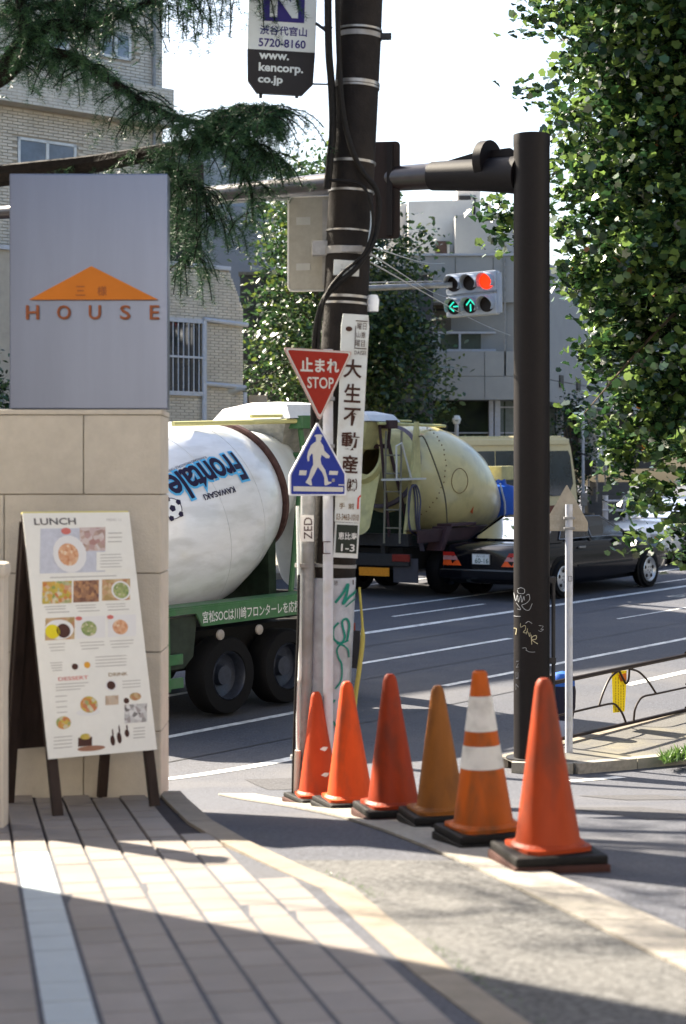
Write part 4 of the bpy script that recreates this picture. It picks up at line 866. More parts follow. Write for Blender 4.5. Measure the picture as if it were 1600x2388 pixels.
    b = MB(); q0 = [Vector((2.1 + x * 1.0, y * 1.45, 2.90 + .02 * (x > 0))) for x, y in P0]; q1 = [Vector((2.1 + x * .86, y * 1.2, 3.05 - .03 * (y > 0))) for x, y in P0]; q2 = [Vector((2.08 + x * .4, y * .5, 3.085)) for x, y in P0]
    b.add(q0 + q1 + q2, [(0, 1, 5, 4), (1, 2, 6, 5), (2, 3, 7, 6), (3, 0, 4, 7), (4, 5, 9, 8), (5, 6, 10, 9), (6, 7, 11, 10), (7, 4, 8, 11), (8, 9, 10, 11)]); b.build('hopper_tarpaulin', mat('white_tarpaulin', (.62, .63, .64), .6, var=.08, bump=.8, bscale=7), t)
    YEL = mat('pale_yellow_bar', (.50, .48, .22), .5)
    b = MB(); b.tube([(.1, near * .35, 2.84), (2.3, near * .55, 2.88)], .026, 8); b.build('working_bar', YEL, t, True)
    b = MB(); b.tube([(1.2, near * .42, 2.92), (2.3, near * .42, 2.94)], .018, 8); b.build('working_bar', YEL, t, True)
    b = MB(); b.box((1.95, near * .5, 2.86), (.26, .2, .14), ch=.01); b.build('hinge_box', frame_m, t)
    b = MB(); K = 14; v0 = []
    for s_, (x, z) in ((0, (2.0, 2.25)), (1, (2.35, 1.25))):
        for k in range(K + 1):
            q_ = R(180 + 180 * k / K); v0.append((x, .30 * math.cos(q_) + near * .1, z + .22 * math.sin(q_)))
    b.add(v0, [(k, k + 1, K + 2 + k, K + 1 + k) for k in range(K)]); b.build('chute', cone_m, t, True)
    b = MB(); xl = 2.2; yl = near * .72
    b.tube([(xl, yl - .16, .9), (xl - .1, yl - .16, 2.75), (xl - .1, yl + .16, 2.75), (xl, yl + .16, .9)], .018, 8)
    for z in (1.15, 1.45, 1.75, 2.05, 2.35): b.tube([(xl - .05, yl - .16, z), (xl - .05, yl + .16, z)], .014, 6)
    b.build('ladder', mat('pale_green_pipe', (.25, .42, .30), .5) if near < 0 else mat('cream_pipe', (.17, .16, .12), .5), t, True)
    if near > 0:
        b = MB(); P = [(1.62, 1.0), (1.95, 1.05), (1.72, 2.2), (1.60, 2.9), (1.54, 2.9), (1.50, 2.15)]; b.prism(P, -.03, .03, frame((0, near * .80, 0), (1, 0, 0), UP)); b.build('control_stand', cone_m, t)
        b = MB(); b.box((1.95, near * .8, 1.95), (.85, .3, .03)); b.tube([(2.35, near * .95, 1.95), (2.35, near * .95, 2.5), (2.2, near * .95, 2.55), (1.95, near * .95, 1.97)], .016, 8); b.build('work_platform', mat('pale_pipe', (.5, .5, .47), .5), t, True)
        for k in range(3):
            b = MB(); y = near * (.86 + .03 * k); b.tube(smooth_path([(1.62 + .05 * k, y, 1.0), (1.9 + .03 * k, y, 1.15), (1.86 + .06 * k, y, 1.7), (1.78, y, 1.85), (1.72 - .03 * k, y, 1.6), (1.70, y, 1.2), (1.58, y, .75)]), .016, 6); b.build('hose', mat('grey_blue_hose', (.08, .08, .12), .5), t, True)
        b = MB(); b.tube(smooth_path([(1.62, near * .88, 2.65), (1.5, near * .92, 2.6), (1.2, near * .98, 2.0), (1.05, near * 1.0, 1.6), (1.0, near * 1.0, 1.1)]), .013, 6); b.build('control_rod', mat('rod_brown', (.12, .1, .06), .5), t, True)
        b = MB(); b.box((.75, near * 1.02, 1.16), (.75, .3, .05), ch=.01); b.prism([(1.1, 1.14), (1.25, 1.14), (1.45, .75), (1.35, .75)], -.15, .15, frame((0, near * 1.02, 0), (1, 0, 0), UP)); b.build('rear_fender', mat('maroon_fender', (.055, .030, .035), .5), t)
        b = MB(); b.lathe([(0, -.4), (.26, -.38), (.30, -.25), (.30, .2), (.24, .32), (.1, .36), (.08, .45), (0, .45)], 24, Matrix.Translation((-1.78, near * .27, 1.42)), False); b.build('water_tank', mat('blue_tank', (.02, .09, .42), .35, var=.08), t, True)
        for y in (.2,):
            b = MB(); b.tube([(-1.55, near * .5, .95), (-1.5, near * .53, 1.45), (-1.55, near * .4, 1.8)], .02, 6); b.build('tank_strap', mat('pale_strap', (.4, .43, .5), .5), t, True)
        b = MB(); b.box((-1.9, near * .12, 1.98), (.4, .45, .26), ch=.02); b.build('front_gearbox', cone_m, t)
        # bolts, hatch and red mark on the drum
        b = MB()
        for k in range(22): b.prism(ngon(0, 0, .012, .012, 6), 0, .01, frame(onD(-.52 + .012 * math.sin(k * 2.1), R(-60 + k * 6.3) , .004), ax, (e1.cross(ax))))
        b.build('rust_bolts', mat('rust', (.14, .06, .02), .8), dr_)
        b = MB(); hc_ = [onD(-.88 + .20 * math.cos(q_), R(-2) + .22 * math.sin(q_), .006) for q_ in [2 * math.pi * k / 30 for k in range(31)]]; b.tube(hc_, .005, 5); b.build('hatch_seam', mat('rust', (.14, .06, .02), .8), dr_)
        b = MB(); b.sheet([onD(-1.52, R(-28), .012), onD(-1.42, R(-27), .012), onD(-1.43, R(-20), .012)]); b.build('red_mark', mat('red_orange_mark', (.5, .1, .03), .5), dr_)
    else:
        # roof decal lettering painted upside down on the drum
        def wrap_text(s, a0, a1, f0, h, m, off, ref, dr, nm, slant=0.):
            V, P = textmesh(s, off, .95); RV, _ = textmesh(s, ref, .95)
            x0 = min(p.x for p in RV); x1 = max(p.x for p in RV); y0 = min(p.y for p in RV); y1 = max(p.y for p in RV)
            bm = bmesh.new(); vv = [bm.verts.new(p) for p in V]
            for p in P:
                try: bm.faces.new([vv[i] for i in p])
                except ValueError: pass
            bmesh.ops.triangulate(bm, faces=bm.faces[:])
            for _ in range(2):
                ed = [e for e in bm.edges if e.calc_length() > .12]
                if ed: bmesh.ops.subdivide_edges(bm, edges=ed, cuts=1); bmesh.ops.triangulate(bm, faces=bm.faces[:])
            bm.verts.index_update(); bb_ = MB(); vs_ = []
            for v in bm.verts:
                tx = (v.co.x - x0) / (x1 - x0); ty = (v.co.y - (y0 + y1) / 2) / (y1 - y0)
                a = a0 + (a1 - a0) * tx; vs_.append(onD(a, f0 - ty * h / rad(a) + slant * tx, dr))
            bb_.add(vs_, [tuple(v.index for v in f.verts) for f in bm.faces]); bm.free(); return bb_.build(nm, m, dr_)
        texts(wrap_text, onD, dr_)
    if cab:
        b = MB(); b.prism([(-5.2, .5), (-3.75, .5), (-3.75, 2.5), (-5.0, 2.5), (-5.2, 1.5)], -1.05, 1.05, frame((0, 0, 0), (1, 0, 0), UP)); cb = b.build('cab', frame_m, t)
        b = MB(); b.prism([(-4.9, 1.45), (-4.1, 1.45), (-4.1, 2.2), (-4.75, 2.2)], 1.051, 1.056, frame((0, 0, 0), (1, 0, 0), UP)); b.build('side_window', glass('truck_glass'), cb)
        b = MB(); b.add([(-5.19, -.95, 1.55), (-5.19, .95, 1.55), (-5.04, .9, 2.35), (-5.04, -.9, 2.35)], [(0, 1, 2, 3)]); b.build('windscreen', glass('truck_glass'), cb)
    return t
P0 = Vector((-1.12, 17.4, 0)) + PD * 1.1
YAWD = math.atan2(D.y, D.x)
NAVY = mat('navy_logo', (.020, .016, .045), .5); LBLUE = mat('sky_blue_outline', (.10, .42, .75), .5); DW = mat('white_drum_paint', (.70, .72, .75), .28, 0, .05, 5, spec=.5, stain=(.46, .47, .47), stscale=2.6, stamt=.5, coat=.5, stretch=(1, 1, 3)); LW = mat('logo_white', (.72, .75, .78), .5)
def t1text(wt, onD, dr_):
    F0 = R(30); S_ = R(3)
    wt('Frontale', -.72, -1.74, F0, .30, LBLUE, .075, .0, .007, 'lettering_outline', S_)
    wt('Frontale', -.72, -1.74, F0, .30, NAVY, .022, .0, .012, 'team_lettering', S_)
    wt('KAWASAKI', -1.0, -1.44, R(18), .062, NAVY, .02, .02, .008, 'small_lettering', S_)
    wt('KAWASAKI FRONTALE OFFICIAL SUPPORTER', -1.10, -1.95, R(42), .028, NAVY, 0, 0, .008, 'small_lettering', S_)
    c_a, c_f = -1.83, R(23); b = MB()
    b.sheet([onD(c_a + .10 * math.cos(q), c_f + .11 * math.sin(q), .008) for q in [2 * math.pi * k / 24 for k in range(24)]]); bl_ = b.build('football_emblem', LW, dr_)
    b = MB()
    for (x, y, s_) in ((0, 0, .036), (.0, .1, .03), (.09, .03, .03), (.055, -.085, .03), (-.06, -.085, .03), (-.09, .03, .03)): b.sheet([onD(c_a + x + s_ * math.cos(q), c_f + y * 1.05 + s_ * 1.08 * math.sin(q), .012) for q in [2 * math.pi * k / 5 + .3 for k in range(5)]])
    b.tube([onD(c_a + .10 * math.cos(q), c_f + .11 * math.sin(q), .009) for q in [2 * math.pi * k / 24 for k in range(25)]], .004, 4); b.build('football_patches', NAVY, bl_)
    b = MB()
    for a in (-.62, -1.25): b.tube([onD(a, R(q), .0) for q in range(-80, 101, 6)], .0035, 4)
    b.build('drum_seams', mat('seam_grey', (.5, .52, .54), .5), dr_)
TG = mat('truck_green', (.055, .15, .065), .4, var=.15, scale=8, stain=(.1, .14, .1), stscale=5, stamt=.5)
truck('mixer_truck', 'white-drum concrete mixer truck with green chassis and upside-down blue lettering', (P0.x, P0.y, g(P0.y)), YAWD, -.0243, DW, TG, mat('white_mouth_paint', (.6, .62, .62), .4, stain=(.4, .4, .38), stscale=3), -1, t1text, True)
YD = mat('yellow_drum_paint', (.56, .485, .235), .30, 0, .06, 5, spec=.5, stain=(.30, .265, .15), stscale=2.2, stamt=.7, coat=.4); YC = mat('cream_yellow_steel', (.50, .46, .22), .5, var=.12, scale=9, stain=(.3, .27, .15), stscale=4, stamt=.5)
truck('mixer_truck', 'yellow-drum concrete mixer truck seen from behind next to the black sedan', (1.61, 31.8, g(31.8)), YAWD + math.pi, .0243, YD, mat('maroon_chassis', (.045, .025, .028), .5, var=.2), YC, 1, None, False)
# sedan
def sedan(name, label, loc, yaw, pitch, paint, plate, lights=True):
    t = thing(name, label, 'car', loc, rot=(0, pitch, yaw))
    S = [(-1.08, .34, .80, .60), (-1.02, .28, .86, .78), (-.85, .24, .90, .835), (-.45, .22, .915, .85), (.3, .20, .915, .86), (1.3, .19, .905, .86), (2.2, .20, .895, .86), (2.6, .21, .885, .85), (3.2, .23, .83, .835), (3.55, .26, .76, .80), (3.70, .30, .68, .70), (3.75, .36, .60, .58)]
    rows_ = []
    for x, z0, z1, hw in S:
        h = z1 - z0
        half = [(0, z0), (hw * .86, z0), (hw * .97, z0 + h * .12), (hw, z0 + h * .38), (hw * .995, z0 + h * .62), (hw * .965, z0 + h * .86), (hw * .90, z0 + h * .985), (hw * .5, z1 + .012), (0, z1 + .018)]
        rows_.append([(x, -y, z) for y, z in half] + [(x, y, z) for y, z in half[-2:0:-1]])
    n_ = len(rows_[0]); b = MB(); b.v = [p for r_ in rows_ for p in r_]
    b.f = [(i * n_ + k, (i + 1) * n_ + k, (i + 1) * n_ + (k + 1) % n_, i * n_ + (k + 1) % n_) for i in range(len(S) - 1) for k in range(n_)] + [tuple(range(n_)), tuple((len(S) - 1) * n_ + k for k in range(n_ - 1, -1, -1))]; b.m = [0] * len(b.f)
    body = b.build('body', paint, t, True)
    lowr = [(-.42, .79), (.2, .80), (1.3, .80), (2.05, .79), (2.42, .74)]; roof = [(.32, .555), (.5, .60), (1.2, .61), (1.42, .60), (1.55, .56)]; zl = [.92, .915, .905, .90, .885]; zr = [1.315, 1.345, 1.35, 1.335, 1.31]
    b = MB(); L1 = [(x, -y, z) for (x, y), z in zip(lowr, zl)]; L2 = [(x, y, z) for (x, y), z in zip(lowr, zl)][::-1]; U1 = [(x, -y, z) for (x, y), z in zip(roof, zr)]; U2 = [(x, y, z) for (x, y), z in zip(roof, zr)][::-1]
    b.v = U1 + U2 + [(x, y, z - .03) for x, y, z in U1 + U2]; b.f = [(i, i + 1, 8 - i, 9 - i) for i in range(4)] + [(10 + 9 - i, 10 + 8 - i, 10 + i + 1, 10 + i) for i in range(4)] + [(i, 10 + i, 10 + (i + 1) % 10, (i + 1) % 10) for i in range(10)]; b.m = [0] * len(b.f); cabn = b.build('roof', paint, t, True)
    b = MB()
    for sgn in (-1, 1):
        def pil_(x0, x1, u0, u1):
            P = [(x0, sgn * .795, .90), (x1, sgn * .795, .90), (u1, sgn * .60, 1.325), (u0, sgn * .60, 1.325)]; Q = [(x, y - sgn * .04, z) for x, y, z in P]; b.add(P + Q, [(0, 1, 2, 3), (7, 6, 5, 4), (0, 4, 5, 1), (2, 6, 7, 3), (1, 5, 6, 2), (3, 7, 4, 0)])
        pil_(-.42, .12, .32, .52); pil_(.95, 1.02, .95, 1.02); pil_(2.28, 2.40, 1.46, 1.54)
    b.build('pillars', paint, cabn)
    b = MB()
    for y in (-.36, .36):
        b.box((1.05, y, .98), (.14, .46, .34), ch=.04); b.box((.98, y, 1.17), (.08, .24, .12), ch=.03); b.box((.22, y, .93), (.12, .5, .2), ch=.04)
    b.build('seats', mat('dark_upholstery', (.02, .02, .024), .8), t)
    GL = clearglass('car_glass')
    def win(P, nm, dn):
        b = MB(); c = sum((Vector(p) for p in P), Vector()) / len(P); b.sheet([c + (Vector(p) - c) * .95 + Vector(dn) * .008 for p in P]); return b.build(nm, GL, cabn)
    win([(-.36, -.70, .95), (-.36, .70, .95), (.30, .52, 1.30), (.30, -.52, 1.30)], 'rear_window', (-.55, 0, .8)); win([(2.38, .68, .91), (2.38, -.68, .91), (1.58, -.52, 1.30), (1.58, .52, 1.30)], 'windscreen', (.5, 0, .8))
    for sgn in (-1, 1):
        def sd_(x, z): # on the sloping side
            k = (z - .905) / (1.345 - .905); return (x, sgn * (.798 + (.605 - .798) * k), z)
        for P, nm in (([sd_(.02, .95), sd_(.95, .95), sd_(.95, 1.30), sd_(.48, 1.30), sd_(.2, 1.13)], 'side_window'), ([sd_(1.01, .95), sd_(2.18, .945), sd_(1.95, 1.06), sd_(1.5, 1.29), sd_(1.01, 1.30)], 'side_window')):
            P = P if sgn < 0 else P[::-1]; b = MB(); c = sum((Vector(p) for p in P), Vector()) / len(P); b.sheet([c + (Vector(p) - c) * .97 + Vector((0, sgn * .012, .005)) for p in P]); wd_ = b.build(nm, GL, cabn)
            b = MB(); b.tube([Vector(p) * 1 + Vector((0, sgn * .012, .004)) for p in (P + P[:1])], .008, 5); b.build('window_trim', STEEL, wd_, True)
        b = MB(); b.box((2.02, sgn * .90, .97), (.14, .16, .11), ch=.03); b.build('wing_mirror', paint, t)
        for x in (.62, 1.75): b = MB(); b.box((x, sgn * .853, .80), (.2, .03, .035), ch=.006); b.build('door_handle', STEEL, t)
        b = MB(); b.box((1.35, sgn * .862, .50), (1.75, .02, .035), ch=.004); b.build('side_moulding', DARK, t)
        for x in (0, 2.75):
            b = MB(); b.lathe([(.34, 0), (.365, .004), (.365, .010), (.34, .012), (0, .012)], 28, frame((x, sgn * .849, .32), (-sgn, 0, 0), UP), False); b.build('wheel_arch', BLACK, t)
            wheel(t, Vector((x, sgn * .90, .305)), .305, .2, sgn, 'car')
        P = [(.40, .60), (.78, .60), (.78, .71), (.66, .78), (.46, .74)]
        if lights:
            for (z0, z1, m_) in ((.55, .64, mat('tail_orange', (.75, .10, .02), .2)), (.64, .71, mat('tail_pale', (.42, .2, .2), .2)), (.71, .77, mat('tail_red', (.40, .02, .015), .2))):
                b = MB(); k0 = .40 + (z0 - .55) * .7; k1 = .40 + (z1 - .55) * .7; b.add([(-1.10, sgn * k0, z0), (-1.065, sgn * .80, z0), (-1.05, sgn * .80, z1), (-1.085, sgn * k1, z1)], [(0, 1, 2, 3) if sgn < 0 else (3, 2, 1, 0)]); b.build('tail_lamp', m_, t)
    b = MB(); b.box((-1.10, 0, .42), (.09, 1.66, .17), ch=.03); b.build('rear_bumper', paint, t)
    b = MB(); b.box((3.74, 0, .42), (.12, 1.60, .2), ch=.04); b.build('front_bumper', paint, t)
    b = MB(); b.box((-1.095, 0, .665), (.012, .36, .175), ch=.003); pf = b.build('plate_holder', STEEL, t)
    b = MB(); Mq = frame((-1.102, 0, .665), (0, -1, 0), UP); b.box((0, 0, .004), (.33, .155, .004), Mq); b.build('number_plate', mat('plate_white', (.60, .64, .66), .4), pf)
    b = MB(); addtext(b, plate, .27, .08, Mq @ Matrix.Translation((.02, -.025, .0075)), .012); addtext(b, '品川 33', .16, .035, Mq @ Matrix.Translation((0, .05, .0075))); b.build('plate_digits', mat('plate_green', (.01, .06, .05), .5), pf)
    for sgn in (-1, 1): b = MB(); b.box((3.70, sgn * .62, .60), (.1, .3, .11), ch=.02); b.build('headlamp', mat('clear_lamp', (.5, .5, .5), .1), t)
    return t
BP = mat('black_car_paint', (.004, .004, .006), .10, 0, .1, 3, coat=.15, spec=.35)
cy = R(50); fd = Vector((math.cos(cy), math.sin(cy), 0))
sedan('parked_sedan' if False else 'black_sedan', 'glossy black sedan with alloy wheels, rear plate 60-16, right of the yellow mixer', (2.97, 30.29, g(30.29)), cy, -.022, BP, '60-16')
sedan('white_car', 'white car mostly hidden behind the hanging leaves beyond the black sedan', (8.3, 39.8, g(39.8)), cy + math.pi, .022, mat('white_car_paint', (.7, .7, .7), .2, coat=.8), '51-20')
# minibus
def minibus():
    r_ = Vector((st(s_at(1350, -20.4), -20.4))); t = thing('minibus', 'cream minibus with brown waist stripe behind the yellow mixer and mast', 'minibus', r_, rot=(0, -.0243, YAWD))
    CB = mat('cream_bus_paint', (.62, .55, .33), .35, 0, .05, 5, coat=.3); BR = mat('brown_bus_stripe', (.17, .06, .035), .45)
    # x forward from -6 (tail) to 0 (nose), near side y = 0, far side y = 2
    H_ = 2.62; M_ = frame((0, 0, 0), (1, 0, 0), UP)
    b = MB(); b.prism([(-6.2, .35), (-.02, .35), (0, 1.15), (-6.2, 1.15)], -1.98, 0, M_); b.build('lower_body', BR, t)
    b = MB(); P = roundpoly([(-6.2, 1.15), (0, 1.15), (-.10, 1.75), (-.28, 2.45), (-.45, H_), (-6.2, H_)], .12); b.prism(P, -1.97, -.012, M_); up_ = b.build('upper_body', CB, t)
    b = MB()
    for k in range(22): b.tube([(-6 + k * .26, .10, H_ + .0), (-6 + k * .26, 1.9, H_ + .0)], .035, 6)
    b.build('roof_ribs', CB, up_, True)
    b = MB(); b.box((-3.2, -.01, H_ - .10), (5.6, .05, .13), ch=.02); b.build('roof_gutter', CB, up_)
    GL = glass('bus_glass', (.03, .045, .055), .06)
    for x0, x1 in ((-6.0, -4.75), (-4.7, -3.3), (-3.25, -1.85)):
        b = MB(); b.box(((x0 + x1) / 2, .006, 1.95), (x1 - x0, .016, .78)); b.build('side_window', GL, up_)
    b = MB(); b.prism([(-1.75, 2.32), (-1.75, 1.52), (-1.1, 1.35), (-.42, 1.35), (-.22, 1.6), (-.34, 2.2), (-.42, 2.32)], -.004, .014, frame((0, 0, 0), (1, 0, 0), UP)); b.build('front_side_window', GL, up_)
    b = MB(); b.add([(-.02, .1, 1.45), (-.02, 1.9, 1.45), (-.29, 1.85, 2.42), (-.29, .15, 2.42)], [(0, 1, 2, 3)]); b.build('windscreen', GL, up_)
    for x in (-1.2, -4.6):
        for y in (.02, 1.96): wheel(t, Vector((x, y, .38)), .38, .22, -1 if y < 1 else 1, 'truck')
    b = MB(); b.tube([(-.05, -.02, 2.3), (.22, -.12, 2.2)], .02, 6); b.box((.24, -.13, 1.95), (.06, .16, .34), ch=.02); b.build('wing_mirror', DARK, t)
    b = MB(); b.box((-.55, .4, H_ + .03), (.06, .06, .06)); b.build('marker_lamp', DARK, t)
minibus()
# ------------------------------------------------------------------ brick-tiled building on the far left
BD = Vector((.766, .643, 0)); BN = Vector((.643, -.766, 0))           # along the facade, outward
BACKM = mat('brick_joint', (.40, .36, .30), .9, var=.1)
def brickmat(name, col): return mat(name, col, .65, var=.16, scale=3.3, bump=.15, bscale=60, wpos=True)
BR1 = brickmat('cream_brick', (.56, .51, .43)); BR2 = brickmat('pale_brick', (.56, .535, .48))
b = MB(); b.add([(-1, 0, -1), (1, 0, -1), (1, 0, 1), (-1, 0, 1), (-.97, -1, -.9), (.97, -1, -.9), (.97, -1, .9), (-.97, -1, .9)], [(4, 5, 6, 7), (0, 1, 5, 4), (1, 2, 6, 5), (2, 3, 7, 6), (3, 0, 4, 7)])
bmesh_ = {m.name: b.mesh('brick', m) for m in (BR1, BR2)}; bver, bfac = list(b.v), list(b.f)
def bricks(root, o, s0, s1, z0, z1, holes, m, bl=.215, bh=.06, singles=0, zone=None, top=None):
    """brick courses on the facade frame at o: bricks in the zone that shows most are single objects, the rest one mesh"""
    Mf = frame(o, BD, UP) ; cand = []; n = int((z1 - z0) / bh); sm = MB()
    for r_ in range(n):
        z = z0 + (r_ + .5) * bh; offx = (bl / 2) * (r_ % 2); k = int((s1 - s0) / bl) + 2
        for c_ in range(-1, k):
            xa = max(s0, s0 + c_ * bl + offx); xb = min(s1 if top is None else min(s1, top(z)), s0 + (c_ + 1) * bl + offx)
            if xb - xa < .03: continue
            if any(xa < h[1] and xb > h[0] and z + bh / 2 > h[2] and z - bh / 2 < h[3] for h in holes): continue
            cand.append((xa, xb, z))
    pri = sorted(cand, key=lambda q: 0 if zone and zone[0] <= q[0] <= zone[1] and zone[2] <= q[2] <= zone[3] else 1)
    for i, (xa, xb, z) in enumerate(pri):
        hx, hz = (xb - xa) / 2 - .005, bh / 2 - .005; pr = .010 + random.uniform(-.001, .002)
        T = Matrix.Translation(((xa + xb) / 2, z, 0)) @ Matrix(((hx, 0, 0, 0), (0, 0, hz, 0), (0, -pr, 0, 0), (0, 0, 0, 1)))
        if i < singles:
            link(bmesh_[m.name], 'brick', root, winv(root) @ Mf @ T)
        else:
            sm.add([Mf @ (T @ Vector(v)) for v in bver], bfac)
    if sm.v: tag(sm.build('brickwork', m, root, world=True), None, None, kind='stuff')
KT = 1.07; TC = Vector((-3.3 * KT, 33.0 * KT, 0)); TC.z = g(35.3) + .12
tw = thing('brick_building', 'tall cream brick apartment building behind the cedar branches at upper left', 'building', TC)
def tbox(root, o, s0, s1, z0, z1, d0, d1, name, m, ch=0):
    """box on a facade: s along, z up (above o), d depth outward"""
    Mf = frame(o, BD, UP); b = MB(); b.box(((s0 + s1) / 2, (z0 + z1) / 2, (d0 + d1) / 2), (abs(s1 - s0), abs(z1 - z0), abs(d1 - d0)), Mf, ch=ch); return b.build(name, m, root, world=True)
tbox(tw, TC, -14, 0, -.3, 11.15, -9, -.02, 'wall', BACKM)
zt = lambda v, Y=31.5 * 1.07: ZC - (v - HV) / F * Y - TC.z
zw0, zw1 = zt(400), zt(330); zb0, zb1 = zt(262), zt(172)
holes = [(-3.23, -1.98, zt(420), zw1), (-3.0, -2.14, zt(115), zt(55)), (-1.44, -.75, zt(110), zt(45)), (-9, -6, 0, 20)]
# lower storey bricks, balcony band, upper bricks
bricks(tw, TC, -4.2, -.02, 4.5, zb0 - .02, holes, BR1, singles=150, zone=(-3.6, -1.2, zt(420), zb0))
bandz0 = zb0
tbox(tw, TC, -14, .02, zb0, zb1, -.02, .35, 'balcony_band', BACKM)
bricks(tw, TC + BN * .35, -4.2, 0.0, zb0, zb1, [], BR2, singles=150, zone=(-3.9, -1.0, zb0, zb1))
bricks(tw, TC, -4.2, -.02, zb1 + .02, 11.1, holes, BR2)
for (s0, s1, z0, z1) in holes[:3]:
    fm = tbox(tw, TC, s0, s1, z0, z1, -.02, .0, 'window', glass('pale_window', (.16, .20, .25), .15))
    for q in ((s0, s1, z1 - .05, z1), (s0, s1, z0, z0 + .05), (s0, s0 + .05, z0, z1), (s1 - .05, s1, z0, z1), ((s0 + s1) / 2 - .03, (s0 + s1) / 2 + .03, z0, z1)):
        tbox(fm, TC, *q, .0, .025, 'window_frame', mat('white_window_frame', (.6, .62, .62), .4))
b = MB(); Mf = frame(TC, BD, UP); b.tube([Mf @ Vector((-.25, 4, .06)), Mf @ Vector((-.25, 12, .06))], .035, 8); b.build('drain_pipe', GREYP, tw, True, True)
# lower wing with barred window
WC = Vector((-1.95, 35.2, 0)); WC.z = g(35.2) + .12
wg = thing('brick_annex', 'low cream brick annex with white barred window and sloping roof edge', 'building', WC)
zw = lambda v, Y=34.8: ZC - (v - HV) / F * Y - WC.z
b = MB(); Mf = frame(WC, BD, UP); ztop, zsh = zw(628), zw(718)
b.prism([(-6, -.3), (-.02, -.3), (-.02, zsh), (-.34, ztop), (-6, ztop)], -6, -.015, Mf); b.build('wall', BACKM, wg, world=True)
hole = [(-2.6, -1.02, zw(922), zw(752))]
bricks(wg, WC, -2.9, -.005, 1.0, ztop, hole, BR1, bl=.20, bh=.056, singles=300, zone=(-1.5, 0, zw(900), ztop), top=lambda z: -.005 if z < zsh else -.005 - .33 * (z - zsh) / (ztop - zsh))
b = MB(); b.box((-3.2, ztop + .03, -.1), (5.75, .08, .3), Mf, ch=.01); b.build('roof_coping', WHITEP, wg, world=True)
tbox(wg, WC, hole[0][0], hole[0][1], hole[0][2], hole[0][3], -.02, -.005, 'window_pane', glass('dark_window'))
for k in range(13):
    s = hole[0][0] + .06 + k * .12; b = MB(); b.tube([Mf @ Vector((s, hole[0][2] + .03, .06)), Mf @ Vector((s, hole[0][3] - .03, .06))], .013, 6); b.build('window_bar', WHITEP, wg, True, True)
for (s0, s1, z0, z1) in ((hole[0][0], hole[0][1], hole[0][3] - .05, hole[0][3] + .03), (hole[0][0], hole[0][1], hole[0][2] - .03, hole[0][2] + .05), (hole[0][0], hole[0][1], (hole[0][2] + hole[0][3]) / 2 - .02, (hole[0][2] + hole[0][3]) / 2 + .02)): tbox(wg, WC, s0, s1, z0, z1, .03, .08, 'window_rail', WHITEP)
for P, r_ in (([(-1.0, zw(748)), (.05, zw(754))], .045), ([(-.98, zw(1000)), (-.98, zw(752))], .05), ([(-.98, zw(896)), (.0, zw(902))], .045)):
    b = MB(); b.tube([Mf @ Vector((x, z, .07)) for x, z in P], r_, 10); b.build('wall_pipe', WHITEP, wg, True, True)
hs_ = thing('loudspeaker', 'grey horn loudspeaker mounted on the corner of the brick annex', 'loudspeaker', at(570, 960, 35.0))
b = MB(); b.lathe([(.03, 0), (.035, .1), (.06, .2), (.13, .3), (.165, .34), (.15, .335), (.05, .2), (0, .15)], 20, frame(at(573, 908, 34.9), (0, 0, 1), (.5, .8, 0)) , False); b.build('horn', mat('grey_horn', (.38, .38, .36), .5), hs_, True, True)
b = MB(); b.tube([at(572, 915, 34.9), at(572, 985, 34.9)], .04, 10); b.build('stand_pipe', WHITEP, hs_, True, True)
ac = thing('outdoor_unit', 'small ribbed beige box mounted on the wall beside the loudspeaker', 'outdoor unit', at(602, 935, 35.6))
b = MB()
c = at(602, 930, 35.6)
for k in range(9): b.box((c.x - .16 + k * .04, c.y, c.z), (.03, .2, .14))
b.box((c.x, c.y + .02, c.z), (.36, .18, .13)); b.build('ribbed_case', mat('beige_case', (.42, .36, .28), .6), ac, world=True)
# ------------------------------------------------------------------ restaurant building out of frame at left (casts the shade over the near pavement)
rb_ = thing('restaurant_wall', 'cream stucco corner of the restaurant beside the pavement, out of frame at left', 'building', (-6.2, 5.2, zp(5.2) - .1))
b = MB(); b.box((0, .06, 3.4), (5.9, 6.62, 6.8), ch=.03); wl_ = b.build('wall', CREAM, rb_)
b = MB(); b.box((0, 0, 6.85), (6.05, 6.65, .12), ch=.02); b.build('roof_edge', CONC, rb_)
for y in (-1.8, .3):
    b = MB(); b.box((2.95, y, 1.7), (.03, 1.4, 1.9)); b.build('window', glass('dark_window'), rb_)
# ------------------------------------------------------------------ grey house behind the cedar
gh = thing('grey_house', 'blue-grey rendered house with dark balcony behind the cedar twigs', 'building', at(500, 1000, 46))
GW = mat('blue_grey_render', (.25, .27, .30), .8, var=.06, scale=2, bump=.1); GW2 = mat('pale_grey_render', (.33, .36, .38), .8, var=.05, scale=2)
def pbox(root, u0, u1, v0, v1, Y, dep, name, m, ch=0):
    a = at(u0, v1, Y); c = at(u1, v0, Y); b = MB(); b.box(((a.x + c.x) / 2, Y + dep / 2, (a.z + c.z) / 2), (c.x - a.x, abs(dep), c.z - a.z), ch=ch); return b.build(name, m, root, world=True)
pbox(gh, 300, 607, 330, 1150, 46, 4, 'wall', GW2); pbox(gh, 470, 640, 480, 1150, 45.2, .78, 'lower_wing', GW)
bw_ = pbox(gh, 380, 474, 380, 450, 45.9, .09, 'balcony_screen', mat('dark_brown_slats', (.05, .025, .03), .6))
for k in range(5): pbox(bw_, 384 + k * 19, 399 + k * 19, 384, 447, 45.86, .035, 'slat', mat('dark_brown_slats', (.05, .025, .03), .6))
